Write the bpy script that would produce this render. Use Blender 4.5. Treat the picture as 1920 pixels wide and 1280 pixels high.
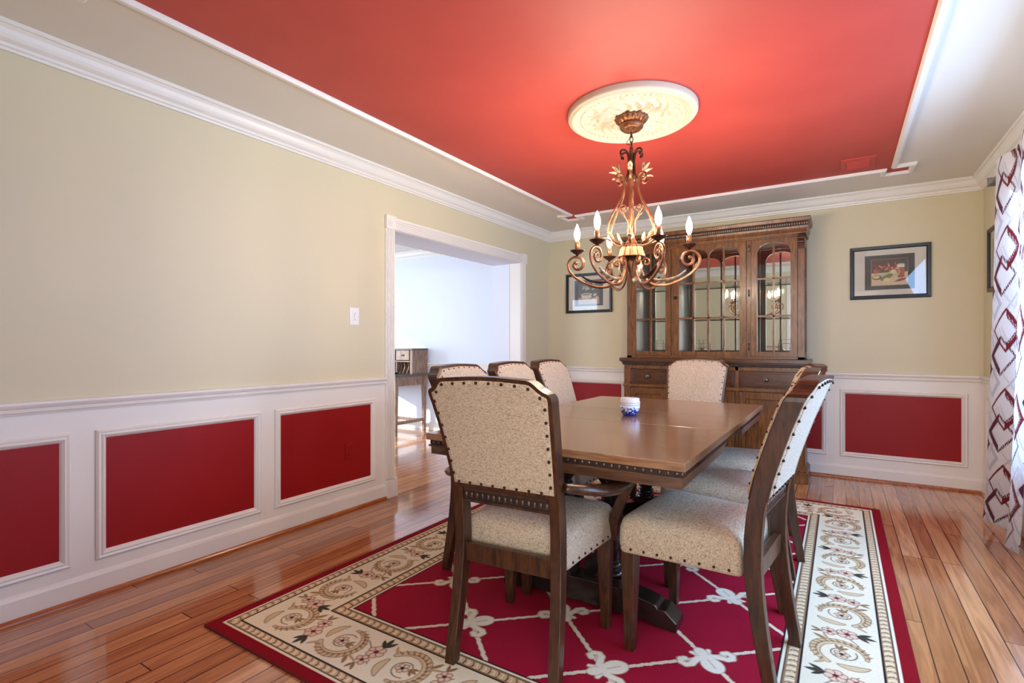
import bpy, math, random
import numpy as np
from mathutils import Vector, Matrix
for o in list(bpy.data.objects): bpy.data.objects.remove(o, do_unlink=True)
S = bpy.context.scene
COL = S.collection
R = math.radians
random.seed(4)

# ---------------------------------------------------------------- camera
cam_d = bpy.data.cameras.new('camera'); cam = bpy.data.objects.new('camera', cam_d); COL.objects.link(cam)
cam.location = (2.870, 0.0, 1.14); cam.rotation_euler = (R(90), 0, R(32.4446))
cam_d.sensor_width = 36; cam_d.lens = 968.8/1920*36; cam_d.shift_y = 7.64/1920; cam_d.clip_start = .02
S.camera = cam
# ---------------------------------------------------------------- world
w = bpy.data.worlds.new('sky'); S.world = w; w.use_nodes = True
bg = w.node_tree.nodes['Background']; bg.inputs[0].default_value = (.55, .72, 1, 1); bg.inputs[1].default_value = 2.2
# ---------------------------------------------------------------- lights
def area(name, loc, rot, sx, sy, power, col):
    l = bpy.data.lights.new(name, 'AREA'); l.shape = 'RECTANGLE'; l.size = sx; l.size_y = sy; l.energy = power; l.color = col
    o = bpy.data.objects.new(name, l); COL.objects.link(o); o.location = loc; o.rotation_euler = rot
    return o
# daylight falling in through the windows; the entry hall pair is added fill
area('daylight_right', (3.97, 2.7, 1.35), (R(66), 0, R(90)), 2.5, 1.6, 100, (.30, .55, 1))
area('added_fill_right', (3.97, -1.25, 1.35), (R(90), 0, R(90)), 1.3, 1.6, 85, (.78, .88, 1))  # added side fill for the left wall, coming in from the hall
area('added_fill_entry', (2.6, -2.62, 1.30), (R(90), 0, 0), 1.7, 1.9, 70, (.97, .96, .94))  # added fill from behind, brightens the cabinet and back wall
area('daylight_left_room', (-4.64, 3.2, 1.35), (R(90), 0, R(-90)), 2.6, 1.7, 88, (.62, .78, 1))
area('daylight_left_near', (-2.2, .88, 1.35), (R(90), 0, 0), 2.2, 1.5, 60, (.66, .80, 1))
sun = bpy.data.lights.new('sun', 'SUN'); sun.energy = 5; sun.angle = R(1.5); sun.color = (1, .96, .9)
so = bpy.data.objects.new('sun', sun); COL.objects.link(so)
so.rotation_euler = Vector((.80, .52, -.30)).to_track_quat('-Z', 'Y').to_euler()
S.view_settings.view_transform = 'Standard'; S.view_settings.look = 'None'
S.view_settings.exposure = 0.28; S.view_settings.gamma = 1; S.view_settings.use_curve_mapping = False
BULB = 385.0

# ---------------------------------------------------------------- materials
def lin(r, g, b):
    f = lambda c: (c/255/12.92) if c/255 <= .04045 else ((c/255+.055)/1.055)**2.4
    return (f(r), f(g), f(b), 1)
def mat(name, col, rough=.5, metal=0, spec=.5, coat=0, noise=None, bump=0, bscale=200, vcol=False, emit=0, trans=0, sheen=0):
    m = bpy.data.materials.new(name); m.use_nodes = True; nt = m.node_tree; n = nt.nodes; L = nt.links
    p = n['Principled BSDF']
    p.inputs['Base Color'].default_value = col; p.inputs['Roughness'].default_value = rough
    p.inputs['Metallic'].default_value = metal; p.inputs['Specular IOR Level'].default_value = spec
    p.inputs['Coat Weight'].default_value = coat; p.inputs['Coat Roughness'].default_value = .08
    if sheen: p.inputs['Sheen Weight'].default_value = sheen
    if emit: p.inputs['Emission Color'].default_value = col; p.inputs['Emission Strength'].default_value = emit
    if trans: p.inputs['Transmission Weight'].default_value = trans
    tc = n.new('ShaderNodeTexCoord')
    if vcol:
        a = n.new('ShaderNodeVertexColor'); a.layer_name = 'Col'; L.new(a.outputs['Color'], p.inputs['Base Color'])
    if noise:
        sc, c2, lo, hi = noise[:4]
        mp = n.new('ShaderNodeMapping'); L.new(tc.outputs['Object'], mp.inputs[0])
        mp.inputs['Scale'].default_value = noise[4] if len(noise) > 4 else (1, 1, 1)
        t = n.new('ShaderNodeTexNoise'); t.inputs['Scale'].default_value = sc; t.inputs['Detail'].default_value = 5
        L.new(mp.outputs[0], t.inputs['Vector'])
        r = n.new('ShaderNodeValToRGB'); r.color_ramp.elements[0].position = lo; r.color_ramp.elements[1].position = hi
        r.color_ramp.elements[0].color = col; r.color_ramp.elements[1].color = c2
        L.new(t.outputs['Fac'], r.inputs[0]); L.new(r.outputs[0], p.inputs['Base Color'])
    if bump:
        t2 = n.new('ShaderNodeTexNoise'); t2.inputs['Scale'].default_value = bscale; t2.inputs['Detail'].default_value = 3
        L.new(tc.outputs['Object'], t2.inputs['Vector'])
        b = n.new('ShaderNodeBump'); b.inputs['Strength'].default_value = bump; b.inputs['Distance'].default_value = .002
        L.new(t2.outputs['Fac'], b.inputs['Height']); L.new(b.outputs[0], p.inputs['Normal'])
    return m
def wood(name, c1, c2, rough=.3, scale=(14, 2.0, 14), coat=.3, spec=.5):
    m = bpy.data.materials.new(name); m.use_nodes = True; nt = m.node_tree; n = nt.nodes; L = nt.links
    p = n['Principled BSDF']; p.inputs['Roughness'].default_value = rough; p.inputs['Coat Weight'].default_value = coat
    p.inputs['Coat Roughness'].default_value = .15; p.inputs['Specular IOR Level'].default_value = spec
    tc = n.new('ShaderNodeTexCoord'); mp = n.new('ShaderNodeMapping'); mp.inputs['Scale'].default_value = scale
    L.new(tc.outputs['Object'], mp.inputs[0])
    t = n.new('ShaderNodeTexNoise'); t.inputs['Scale'].default_value = 3; t.inputs['Detail'].default_value = 8; t.inputs['Distortion'].default_value = 1.2
    L.new(mp.outputs[0], t.inputs['Vector'])
    r = n.new('ShaderNodeValToRGB'); r.color_ramp.elements[0].position = .32; r.color_ramp.elements[1].position = .68
    r.color_ramp.elements[0].color = c1; r.color_ramp.elements[1].color = c2
    L.new(t.outputs['Fac'], r.inputs[0]); L.new(r.outputs[0], p.inputs['Base Color'])
    b = n.new('ShaderNodeBump'); b.inputs['Strength'].default_value = .08; b.inputs['Distance'].default_value = .002
    L.new(t.outputs['Fac'], b.inputs['Height']); L.new(b.outputs[0], p.inputs['Normal'])
    return m
def fabric(name, c1, c2, c3):
    m = bpy.data.materials.new(name); m.use_nodes = True; nt = m.node_tree; n = nt.nodes; L = nt.links
    p = n['Principled BSDF']; p.inputs['Roughness'].default_value = .9; p.inputs['Sheen Weight'].default_value = .15
    p.inputs['Specular IOR Level'].default_value = .25
    tc = n.new('ShaderNodeTexCoord'); out = []
    for sc in ((520, 520, 110), (110, 110, 520)):
        mp = n.new('ShaderNodeMapping'); mp.inputs['Scale'].default_value = sc; L.new(tc.outputs['Object'], mp.inputs[0])
        t = n.new('ShaderNodeTexNoise'); t.inputs['Scale'].default_value = 1; t.inputs['Detail'].default_value = 2
        L.new(mp.outputs[0], t.inputs['Vector']); out.append(t)
    a = n.new('ShaderNodeMath'); a.operation = 'ADD'; L.new(out[0].outputs['Fac'], a.inputs[0]); L.new(out[1].outputs['Fac'], a.inputs[1])
    h = n.new('ShaderNodeMath'); h.operation = 'MULTIPLY'; h.inputs[1].default_value = .5; L.new(a.outputs[0], h.inputs[0])
    r = n.new('ShaderNodeValToRGB'); e = r.color_ramp.elements; e[0].position = .38; e[0].color = c3; e[1].position = .62; e[1].color = c2
    k = e.new(.48); k.color = c1
    L.new(h.outputs[0], r.inputs[0]); L.new(r.outputs[0], p.inputs['Base Color'])
    b = n.new('ShaderNodeBump'); b.inputs['Strength'].default_value = .35; b.inputs['Distance'].default_value = .002
    L.new(h.outputs[0], b.inputs['Height']); L.new(b.outputs[0], p.inputs['Normal'])
    return m
def floor_mat():
    m = bpy.data.materials.new('oak_floor'); m.use_nodes = True; nt = m.node_tree; n = nt.nodes; L = nt.links
    p = n['Principled BSDF']; p.inputs['Roughness'].default_value = .16; p.inputs['Coat Weight'].default_value = .5
    p.inputs['Coat Roughness'].default_value = .07
    tc = n.new('ShaderNodeTexCoord'); sx = n.new('ShaderNodeSeparateXYZ'); L.new(tc.outputs['Object'], sx.inputs[0])
    cb = n.new('ShaderNodeCombineXYZ'); L.new(sx.outputs[1], cb.inputs[0]); L.new(sx.outputs[0], cb.inputs[1])
    def brick(c1, c2, mortar, ms):
        b = n.new('ShaderNodeTexBrick'); b.inputs['Scale'].default_value = 1; b.inputs['Brick Width'].default_value = 1.35
        b.inputs['Row Height'].default_value = .083; b.inputs['Mortar Size'].default_value = ms; b.inputs['Mortar Smooth'].default_value = .2
        b.offset = .37; b.offset_frequency = 3; b.squash = 1.3; b.squash_frequency = 2
        b.inputs['Color1'].default_value = c1; b.inputs['Color2'].default_value = c2; b.inputs['Mortar'].default_value = mortar
        b.inputs['Bias'].default_value = 0
        L.new(cb.outputs[0], b.inputs['Vector']); return b
    b = brick((0, 0, 0, 1), (1, 1, 1, 1), (.5, .5, .5, 1), 0)
    rp = n.new('ShaderNodeValToRGB'); e = rp.color_ramp.elements
    e[0].position = 0; e[0].color = lin(176, 112, 66); e[1].position = 1; e[1].color = lin(222, 160, 108)
    k = e.new(.35); k.color = lin(196, 130, 80); k = e.new(.7); k.color = lin(208, 144, 92)
    L.new(b.outputs['Color'], rp.inputs[0])
    # grain, shifted per board
    off = n.new('ShaderNodeVectorMath'); off.operation = 'MULTIPLY_ADD'; L.new(b.outputs['Color'], off.inputs[0])
    off.inputs[1].default_value = (7, 13, 5); L.new(tc.outputs['Object'], off.inputs[2])
    mp = n.new('ShaderNodeMapping'); mp.inputs['Scale'].default_value = (15, .9, 15); L.new(off.outputs[0], mp.inputs[0])
    t = n.new('ShaderNodeTexNoise'); t.inputs['Scale'].default_value = 2; t.inputs['Detail'].default_value = 7; t.inputs['Distortion'].default_value = 1.6
    L.new(mp.outputs[0], t.inputs['Vector'])
    g = n.new('ShaderNodeValToRGB'); g.color_ramp.elements[0].position = .38; g.color_ramp.elements[1].position = .60
    g.color_ramp.elements[0].color = (.60, .50, .44, 1); g.color_ramp.elements[1].color = (1, 1, 1, 1)
    L.new(t.outputs['Fac'], g.inputs[0])
    mx = n.new('ShaderNodeMix'); mx.data_type = 'RGBA'; mx.blend_type = 'MULTIPLY'; mx.inputs[0].default_value = .75
    L.new(rp.outputs[0], mx.inputs[6]); L.new(g.outputs[0], mx.inputs[7])
    b2 = brick((1, 1, 1, 1), (1, 1, 1, 1), (.10, .05, .03, 1), .0026)
    mx2 = n.new('ShaderNodeMix'); mx2.data_type = 'RGBA'; mx2.blend_type = 'MULTIPLY'; mx2.inputs[0].default_value = 1
    L.new(mx.outputs[2], mx2.inputs[6]); L.new(b2.outputs['Color'], mx2.inputs[7]); L.new(mx2.outputs[2], p.inputs['Base Color'])
    return m
def glass_mat():
    m = bpy.data.materials.new('clear_glass'); m.use_nodes = True; nt = m.node_tree; n = nt.nodes; L = nt.links
    n.remove(n['Principled BSDF']); o = n['Material Output']
    t = n.new('ShaderNodeBsdfTransparent'); t.inputs[0].default_value = (.95, .97, .96, 1)
    g = n.new('ShaderNodeBsdfGlossy'); g.inputs['Roughness'].default_value = .01
    ge = n.new('ShaderNodeNewGeometry'); dt = n.new('ShaderNodeVectorMath'); dt.operation = 'DOT_PRODUCT'
    L.new(ge.outputs['Incoming'], dt.inputs[0]); L.new(ge.outputs['Normal'], dt.inputs[1])
    def mth(op, a, b=None):
        q = n.new('ShaderNodeMath'); q.operation = op; q.use_clamp = True
        if isinstance(a, float): q.inputs[0].default_value = a
        else: L.new(a, q.inputs[0])
        if b is not None:
            if isinstance(b, float): q.inputs[1].default_value = b
            else: L.new(b, q.inputs[1])
        return q.outputs[0]
    f = mth('ADD', mth('MULTIPLY', mth('POWER', mth('SUBTRACT', 1.0, mth('ABSOLUTE', dt.outputs['Value'])), 5.0), .92), .045)
    mx = n.new('ShaderNodeMixShader'); L.new(f, mx.inputs[0]); L.new(t.outputs[0], mx.inputs[1]); L.new(g.outputs[0], mx.inputs[2])
    L.new(mx.outputs[0], o.inputs[0]); return m

M = {}
M['tan'] = mat('tan_wall_paint', lin(214, 203, 170), .55, bump=.05, bscale=300)
M['white'] = mat('white_trim_paint', lin(236, 230, 220), .35)
M['red'] = mat('deep_red_wall_paint', lin(146, 16, 18), .45, spec=.3, noise=(6, lin(150, 18, 20), .3, .7))
M['ceil_red'] = mat('red_ceiling_paint', lin(186, 68, 56), .6, noise=(3, lin(194, 74, 60), .3, .7))
M['cream'] = mat('cream_ceiling_paint', lin(230, 223, 210), .6)
M['blue_white'] = mat('cool_white_wall_paint', lin(226, 230, 238), .45)
M['floor'] = floor_mat()
M['shoe'] = wood('oak_shoe_moulding', lin(150, 78, 36), lin(186, 108, 58), .25)
M['dark'] = wood('dark_walnut_frame', lin(40, 22, 12), lin(82, 47, 25), .32, (20, 20, 3), coat=.15)
M['table'] = wood('table_walnut_lit', lin(122, 84, 54), lin(156, 114, 78), .24, (2, 16, 16), coat=.6)  # top wood lightened in colour to stand for its reflected light
M['table_edge'] = wood('table_apron_walnut', lin(62, 38, 22), lin(108, 70, 42), .3, (2, 16, 16))
M['black_wood'] = wood('near_black_trestle', lin(26, 20, 18), lin(46, 34, 28), .2)
M['hutch'] = wood('china_cabinet_walnut', lin(80, 45, 18), lin(134, 84, 40), .34, (14, 14, 2.2), coat=.15)
M['hutch_dark'] = wood('china_cabinet_dark', lin(60, 32, 16), lin(96, 56, 28), .32, (2.2, 14, 14), coat=.2)
M['bead'] = mat('carved_bead_wood', lin(92, 58, 38), .25, coat=.3, noise=(30, lin(66, 40, 26), .4, .6))
M['bead_light'] = mat('gilded_bead_wood', lin(176, 150, 120), .3, coat=.3, noise=(30, lin(140, 110, 80), .4, .6))
M['groove'] = mat('dark_carved_recess', lin(34, 18, 12), .6, noise=(30, lin(24, 12, 8), .4, .6))
M['fabric'] = fabric('beige_tweed', lin(184, 162, 137), lin(203, 184, 160), lin(132, 106, 82))
M['nail'] = mat('bronze_nailheads', lin(70, 48, 36), .3, 1)
M['bronze'] = mat('rubbed_bronze', lin(150, 98, 66), .38, .75, noise=(25, lin(108, 66, 42), .35, .65))
M['bronze_dark'] = mat('dark_bronze', lin(84, 50, 34), .4, .7, noise=(25, lin(60, 36, 26), .35, .65))
M['leaf'] = mat('verdigris_cream_leaf', lin(196, 176, 140), .45, .3, noise=(40, lin(130, 96, 66), .4, .65))
M['bulb'] = mat('lit_bulb', (1, .84, .64, 1), .3, emit=BULB)
M['plaster'] = mat('cream_plaster', lin(206, 192, 166), .6)
M['mirror'] = mat('mirror_silver', (.86, .87, .84, 1), .02, 1)
M['glass'] = glass_mat()
M['black'] = mat('black_frame_lacquer', lin(18, 12, 12), .35)
M['wire'] = mat('black_wire', lin(18, 18, 20), .4, .6)
M['mat_board'] = mat('cream_mat_board', lin(232, 218, 204), .7, noise=(300, lin(224, 210, 196), .3, .7))
M['paint'] = mat('printed_picture', (1, 1, 1, 1), .35, vcol=True)
M['rug'] = mat('woven_rug', (1, 1, 1, 1), .92, vcol=True, bump=.5, bscale=420, spec=.12)
M['rug_edge'] = mat('rug_binding', lin(110, 14, 24), .9, noise=(200, lin(90, 10, 18), .4, .6))
M['cloth'] = mat('printed_curtain_cloth', (1, 1, 1, 1), .8, vcol=True, sheen=.2, spec=.2)
M['pewter'] = mat('aged_pewter', lin(150, 146, 140), .3, .9, noise=(60, lin(60, 56, 54), .35, .6))
M['nickel'] = mat('brushed_nickel', lin(160, 156, 146), .3, .9)
M['plastic'] = mat('white_plastic', lin(240, 238, 234), .3)
M['slot'] = mat('dark_slot', lin(40, 36, 34), .5)
M['desk'] = wood('rustic_desk_wood', lin(104, 78, 62), lin(158, 128, 106), .45, (14, 14, 2.5), coat=.1)
M['desk_top'] = wood('grey_desk_top', lin(66, 58, 54), lin(96, 86, 78), .4)
M['porcelain'] = mat('white_porcelain', lin(238, 234, 228), .12, coat=.6)
def translucent(m, f):
    nt = m.node_tree; n = nt.nodes; L = nt.links; t = n.new('ShaderNodeBsdfTranslucent'); v = n.new('ShaderNodeVertexColor'); v.layer_name = 'Col'
    L.new(v.outputs['Color'], t.inputs[0]); x = n.new('ShaderNodeMixShader'); x.inputs[0].default_value = f
    L.new(n['Principled BSDF'].outputs[0], x.inputs[1]); L.new(t.outputs[0], x.inputs[2]); L.new(x.outputs[0], n['Material Output'].inputs[0])
translucent(M['cloth'], .35)
def jar_mat():
    m = mat('blue_pattern_porcelain', lin(232, 236, 244), .12, coat=.6)
    nt = m.node_tree; n = nt.nodes; L = nt.links; p = n['Principled BSDF']
    tc = n.new('ShaderNodeTexCoord'); v = n.new('ShaderNodeTexNoise'); v.inputs['Scale'].default_value = 95; v.inputs['Detail'].default_value = 3
    L.new(tc.outputs['Object'], v.inputs['Vector']); sx = n.new('ShaderNodeSeparateXYZ'); L.new(tc.outputs['Object'], sx.inputs[0])
    mr = n.new('ShaderNodeMapRange'); mr.inputs[1].default_value = .0; mr.inputs[2].default_value = .055; mr.inputs[3].default_value = .30; mr.inputs[4].default_value = -.12
    L.new(sx.outputs[2], mr.inputs[0]); a = n.new('ShaderNodeMath'); a.operation = 'ADD'; L.new(v.outputs['Fac'], a.inputs[0]); L.new(mr.outputs[0], a.inputs[1])
    r = n.new('ShaderNodeValToRGB'); r.color_ramp.elements[0].position = .50; r.color_ramp.elements[1].position = .62
    r.color_ramp.elements[0].color = lin(226, 234, 248); r.color_ramp.elements[1].color = lin(22, 52, 140)
    L.new(a.outputs[0], r.inputs[0]); L.new(r.outputs[0], p.inputs['Base Color']); return m
M['jar'] = jar_mat()

# ---------------------------------------------------------------- mesh builder
class MB:
    def __init__(s): s.v = []; s.f = []; s.m = []; s.sm = []
    def add(s, vs, fs, m=0, smooth=False):
        b = len(s.v); s.v += [tuple(v) for v in vs]
        for f in fs: s.f.append([b+i for i in f]); s.m.append(m); s.sm.append(smooth)
    def box(s, x0, x1, y0, y1, z0, z1, m=0):
        x0, x1 = min(x0, x1), max(x0, x1); y0, y1 = min(y0, y1), max(y0, y1); z0, z1 = min(z0, z1), max(z0, z1)
        vs = [(x, y, z) for z in (z0, z1) for y in (y0, y1) for x in (x0, x1)]
        s.add(vs, [(0, 2, 3, 1), (4, 5, 7, 6), (0, 1, 5, 4), (2, 6, 7, 3), (0, 4, 6, 2), (1, 3, 7, 5)], m)
    def hexa(s, bot, top, m=0):   # two quads
        s.add(list(bot)+list(top), [(3, 2, 1, 0), (4, 5, 6, 7), (0, 1, 5, 4), (1, 2, 6, 5), (2, 3, 7, 6), (3, 0, 4, 7)], m)
    def rings(s, rings, m=0, smooth=True, cap0=True, cap1=True, closed=True):
        k = len(rings[0]); vs = [p for r in rings for p in r]; fs = []
        kk = k if closed else k-1
        for i in range(len(rings)-1):
            for j in range(kk):
                a = i*k+j; b = i*k+(j+1) % k; fs.append((a, b, b+k, a+k))
        s.add(vs, fs, m, smooth)
        b = len(s.v)-len(vs)
        if cap0: s.f.append([b+j for j in range(k)][::-1]); s.m.append(m); s.sm.append(False)
        if cap1: s.f.append([b+(len(rings)-1)*k+j for j in range(k)]); s.m.append(m); s.sm.append(False)
    def lathe(s, prof, c=(0, 0, 0), seg=24, m=0, flute=None, smooth=True):
        rg = []
        for r, z in prof:
            rr = []
            for j in range(seg):
                t = 2*math.pi*j/seg; q = r
                if flute: q = r*(1+flute[1]*math.cos(flute[0]*t))
                rr.append((c[0]+q*math.cos(t), c[1]+q*math.sin(t), c[2]+z))
            rg.append(rr)
        s.rings(rg, m, smooth, abs(prof[0][0]) > 1e-4, abs(prof[-1][0]) > 1e-4)
    def tube(s, pts, rad, seg=8, m=0, flat=None, up=None):
        P = [Vector(p) for p in pts]; n = len(P)
        if not hasattr(rad, '__len__'): rad = [rad]*n
        T = [(P[min(i+1, n-1)]-P[max(i-1, 0)]).normalized() for i in range(n)]
        u = Vector(up) if up else (Vector((0, 0, 1)) if abs(T[0].z) < .9 else Vector((1, 0, 0)))
        rg = []
        for i in range(n):
            u = (u-T[i]*u.dot(T[i]))
            u = u.normalized() if u.length > 1e-5 else T[i].orthogonal().normalized()
            w_ = T[i].cross(u); r = rad[i]; rr = []
            for j in range(seg):
                a = 2*math.pi*(j+.5)/seg
                fu, fw = (1, 1) if not flat else flat
                if seg == 4: ca = math.copysign(1, math.cos(a)); sa = math.copysign(1, math.sin(a))
                else: ca = math.cos(a); sa = math.sin(a)
                rr.append(P[i]+u*(r*fu*ca)+w_*(r*fw*sa))
            rg.append(rr)
        s.rings(rg, m, seg > 4)
    def ball(s, c, r, m=0, seg=8, rn=5, sc=(1, 1, 1)):
        vs = [(c[0], c[1], c[2]-r*sc[2])]; fs = []
        for i in range(1, rn):
            t = math.pi*i/rn
            for j in range(seg):
                a = 2*math.pi*j/seg
                vs.append((c[0]+r*sc[0]*math.sin(t)*math.cos(a), c[1]+r*sc[1]*math.sin(t)*math.sin(a), c[2]-r*sc[2]*math.cos(t)))
        vs.append((c[0], c[1], c[2]+r*sc[2])); e = len(vs)-1
        for j in range(seg):
            fs.append((0, 1+(j+1) % seg, 1+j)); fs.append((e, e-seg+j, e-seg+(j+1) % seg))
        for i in range(rn-2):
            for j in range(seg):
                a = 1+i*seg+j; b = 1+i*seg+(j+1) % seg; fs.append((a, b, b+seg, a+seg))
        s.add(vs, fs, m, True)
    def sweep(s, prof, path, closed=False, m=0, to3=None, smooth=False):
        """prof: (a,b) a = offset to the left of travel in the path plane, b = out of plane."""
        n = len(path); rg = []
        for i in range(n):
            p = Vector(path[i])
            if closed or 0 < i < n-1:
                d0 = (p-Vector(path[i-1])).normalized(); d1 = (Vector(path[(i+1) % n])-p).normalized()
            elif i == 0: d0 = d1 = (Vector(path[1])-p).normalized()
            else: d0 = d1 = (p-Vector(path[i-1])).normalized()
            n0 = Vector((-d0.y, d0.x)); n1 = Vector((-d1.y, d1.x)); mm = (n0+n1).normalized(); k = 1/max(.2, mm.dot(n0))
            rg.append([to3(p.x+mm.x*k*a, p.y+mm.y*k*a, b) for a, b in prof])
        if closed: rg.append(rg[0])
        s.rings(rg, m, smooth, not closed, not closed)
    def xform(s, Mx): s.v = [tuple(Mx @ Vector(v)) for v in s.v]; return s
    def build(s, name, mats, parent=None, bevel=0, loc=None):
        me = bpy.data.meshes.new(name); me.from_pydata(s.v, [], s.f)
        if not isinstance(mats, (list, tuple)): mats = [mats]
        for k in mats: me.materials.append(M[k])
        me.polygons.foreach_set('material_index', s.m); me.polygons.foreach_set('use_smooth', s.sm); me.update()
        o = bpy.data.objects.new(name, me); COL.objects.link(o)
        if parent: o.parent = parent
        if loc: o.location = loc
        if bevel:
            b = o.modifiers.new('bevel', 'BEVEL'); b.width = bevel; b.segments = 2; b.limit_method = 'ANGLE'; b.angle_limit = R(40)
        return o
def tag(o, label=None, cat=None, group=None, kind=None):
    if label: o['label'] = label
    if cat: o['category'] = cat
    if group: o['group'] = group
    if kind: o['kind'] = kind
    return o
def empty(name, loc=(0, 0, 0), rz=0):
    o = bpy.data.objects.new(name, None); COL.objects.link(o); o.location = loc; o.rotation_euler = (0, 0, rz); o.empty_display_size = .1
    return o
def struct(mb, name, mats, label, bevel=0):
    o = mb.build(name, mats, None, bevel); tag(o, label, None, None, 'structure'); o['category'] = name.split('_')[0]; return o
def cmr(P, n=8):
    P = [Vector(p) for p in P]; out = []
    for i in range(len(P)-1):
        a = P[max(i-1, 0)]; b = P[i]; c = P[i+1]; d = P[min(i+2, len(P)-1)]
        for k in range(n):
            t = k/n; out.append(.5*((2*b)+(c-a)*t+(2*a-5*b+4*c-d)*t*t+(3*b-a-3*c+d)*t**3))
    out.append(P[-1]); return out
def copy_tree(o, parent=None):
    c = o.copy(); COL.objects.link(c)
    if parent: c.parent = parent
    for ch in list(o.children): copy_tree(ch, c)
    return c

# ---------------------------------------------------------------- colour canvas on a grid
class Canvas:
    def __init__(s, w_, h_, res, base):
        s.nx = int(round(w_/res))+1; s.ny = int(round(h_/res))+1; s.w = w_; s.h = h_
        s.X, s.Y = np.meshgrid(np.linspace(0, w_, s.nx), np.linspace(0, h_, s.ny)); s.c = np.empty((s.ny, s.nx, 3)); s.c[:] = base[:3]; s.res = res
    def win(s, x0, x1, y0, y1):
        i0 = max(0, int(y0/s.res)-1); i1 = min(s.ny, int(y1/s.res)+3); j0 = max(0, int(x0/s.res)-1); j1 = min(s.nx, int(x1/s.res)+3)
        return slice(i0, max(i0, i1)), slice(j0, max(j0, j1))
    def put(s, sl, d, col, soft):
        a = np.clip(.5-d/soft, 0, 1)[..., None]; s.c[sl] = s.c[sl]*(1-a)+np.array(col[:3])*a
    def ell(s, cx, cy, rx, ry, col, rot=0, soft=None, ring=0):
        r = max(rx, ry)+.01; sl = s.win(cx-r, cx+r, cy-r, cy+r); X = s.X[sl]-cx; Y = s.Y[sl]-cy
        c, q = math.cos(rot), math.sin(rot); u = X*c+Y*q; v = -X*q+Y*c
        d = (np.sqrt((u/rx)**2+(v/ry)**2)-1)*min(rx, ry)
        if ring: d = abs(d)-ring
        s.put(sl, d, col, soft or s.res)
    def seg(s, a, b, w0, w1, col, soft=None):
        r = max(w0, w1)+.005; sl = s.win(min(a[0], b[0])-r, max(a[0], b[0])+r, min(a[1], b[1])-r, max(a[1], b[1])+r)
        X = s.X[sl]-a[0]; Y = s.Y[sl]-a[1]; dx, dy = b[0]-a[0], b[1]-a[1]; L2 = dx*dx+dy*dy+1e-12
        t = np.clip((X*dx+Y*dy)/L2, 0, 1); d = np.hypot(X-t*dx, Y-t*dy)-(w0+(w1-w0)*t)
        s.put(sl, d, col, soft or s.res)
    def stroke(s, pts, wd, col, soft=None):
        n = len(pts)
        for i in range(n-1):
            w0 = wd[i] if hasattr(wd, '__len__') else wd; w1 = wd[i+1] if hasattr(wd, '__len__') else wd
            s.seg(pts[i], pts[i+1], w0, w1, col, soft)
    def rect(s, x0, x1, y0, y1, col):
        sl = s.win(x0, x1, y0, y1); X = s.X[sl]; Y = s.Y[sl]
        d = np.maximum(np.maximum(x0-X, X-x1), np.maximum(y0-Y, Y-y1)); s.put(sl, d, col, s.res)
    def mesh(s, name, pos, mats, parent=None, skirt=None):
        """pos(X,Y)->(x,y,z) arrays"""
        x, y, z = pos(s.X, s.Y); co = np.stack([x, y, z], -1).reshape(-1, 3); idx = np.arange(s.nx*s.ny).reshape(s.ny, s.nx)
        q = np.stack([idx[:-1, :-1], idx[:-1, 1:], idx[1:, 1:], idx[1:, :-1]], -1).reshape(-1, 4)
        me = bpy.data.meshes.new(name); nv = len(co); nf = len(q)
        me.vertices.add(nv); me.vertices.foreach_set('co', co.astype(np.float32).ravel())
        me.loops.add(nf*4); me.loops.foreach_set('vertex_index', q.astype(np.int32).ravel())
        me.polygons.add(nf); me.polygons.foreach_set('loop_start', np.arange(0, nf*4, 4, dtype=np.int32))
        me.update(calc_edges=True); me.polygons.foreach_set('use_smooth', np.ones(nf, bool))
        at = me.color_attributes.new('Col', 'FLOAT_COLOR', 'POINT')
        rgba = np.ones((nv, 4), np.float32); rgba[:, :3] = s.c.reshape(-1, 3); at.data.foreach_set('color', rgba.ravel())
        for k in (mats if isinstance(mats, list) else [mats]): me.materials.append(M[k])
        o = bpy.data.objects.new(name, me); COL.objects.link(o)
        if parent: o.parent = parent
        return o

# ================================================================ ROOM SHELL
D, RX, NY, H = 5.312, 3.802, .08, 2.44
EY = -2.5            # far wall of the entry hall behind the viewpoint
NO0, NO1 = 2.15, 3.40  # opening in the near wall
WL = -.36            # far face of the thick left wall
OY0, OY1, OZ = 2.837, 4.684, 2.018   # opening in the left wall
AX = -4.5; AY0 = 1.0  # adjoining room
SPL = .87            # tan / white paint change, hidden behind the chair rail

mb = MB()            # ---- floor of both rooms
mb.box(AX-.15, RX+.15, EY-.15, D+.15, -.08, 0); struct(mb, 'floor', 'floor', 'glossy oak strip floor running through both rooms')
mb = MB()            # ---- ceiling
fld = [(.61, 4.63), (.49, 4.63), (.49, 4.815), (.655, 4.815), (.655, 4.69), (3.14, 4.69), (3.14, 4.815), (3.31, 4.815), (3.31, 4.63), (3.20, 4.63),
       (3.20, .76), (3.31, .76), (3.31, .575), (3.14, .575), (3.14, .70), (.655, .70), (.655, .575), (.49, .575), (.49, .76), (.61, .76)]
mb.box(AX-.15, RX+.15, EY-.15, D+.15, H, H+.08, 0)
ZF = H-.0015
def fq(x0, x1, y0, y1): mb.add([(x0, y0, ZF), (x0, y1, ZF), (x1, y1, ZF), (x1, y0, ZF)], [(0, 1, 2, 3)], 1)
fq(.61, 3.20, .70, 4.69); fq(.61, .655, 4.69, 4.815); fq(3.14, 3.2, 4.69, 4.815); fq(.49, .61, 4.63, 4.815); fq(3.2, 3.31, 4.63, 4.815)
fq(.61, .655, .575, .70); fq(3.14, 3.2, .575, .70); fq(.49, .61, .575, .76); fq(3.2, 3.31, .575, .76)
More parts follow.
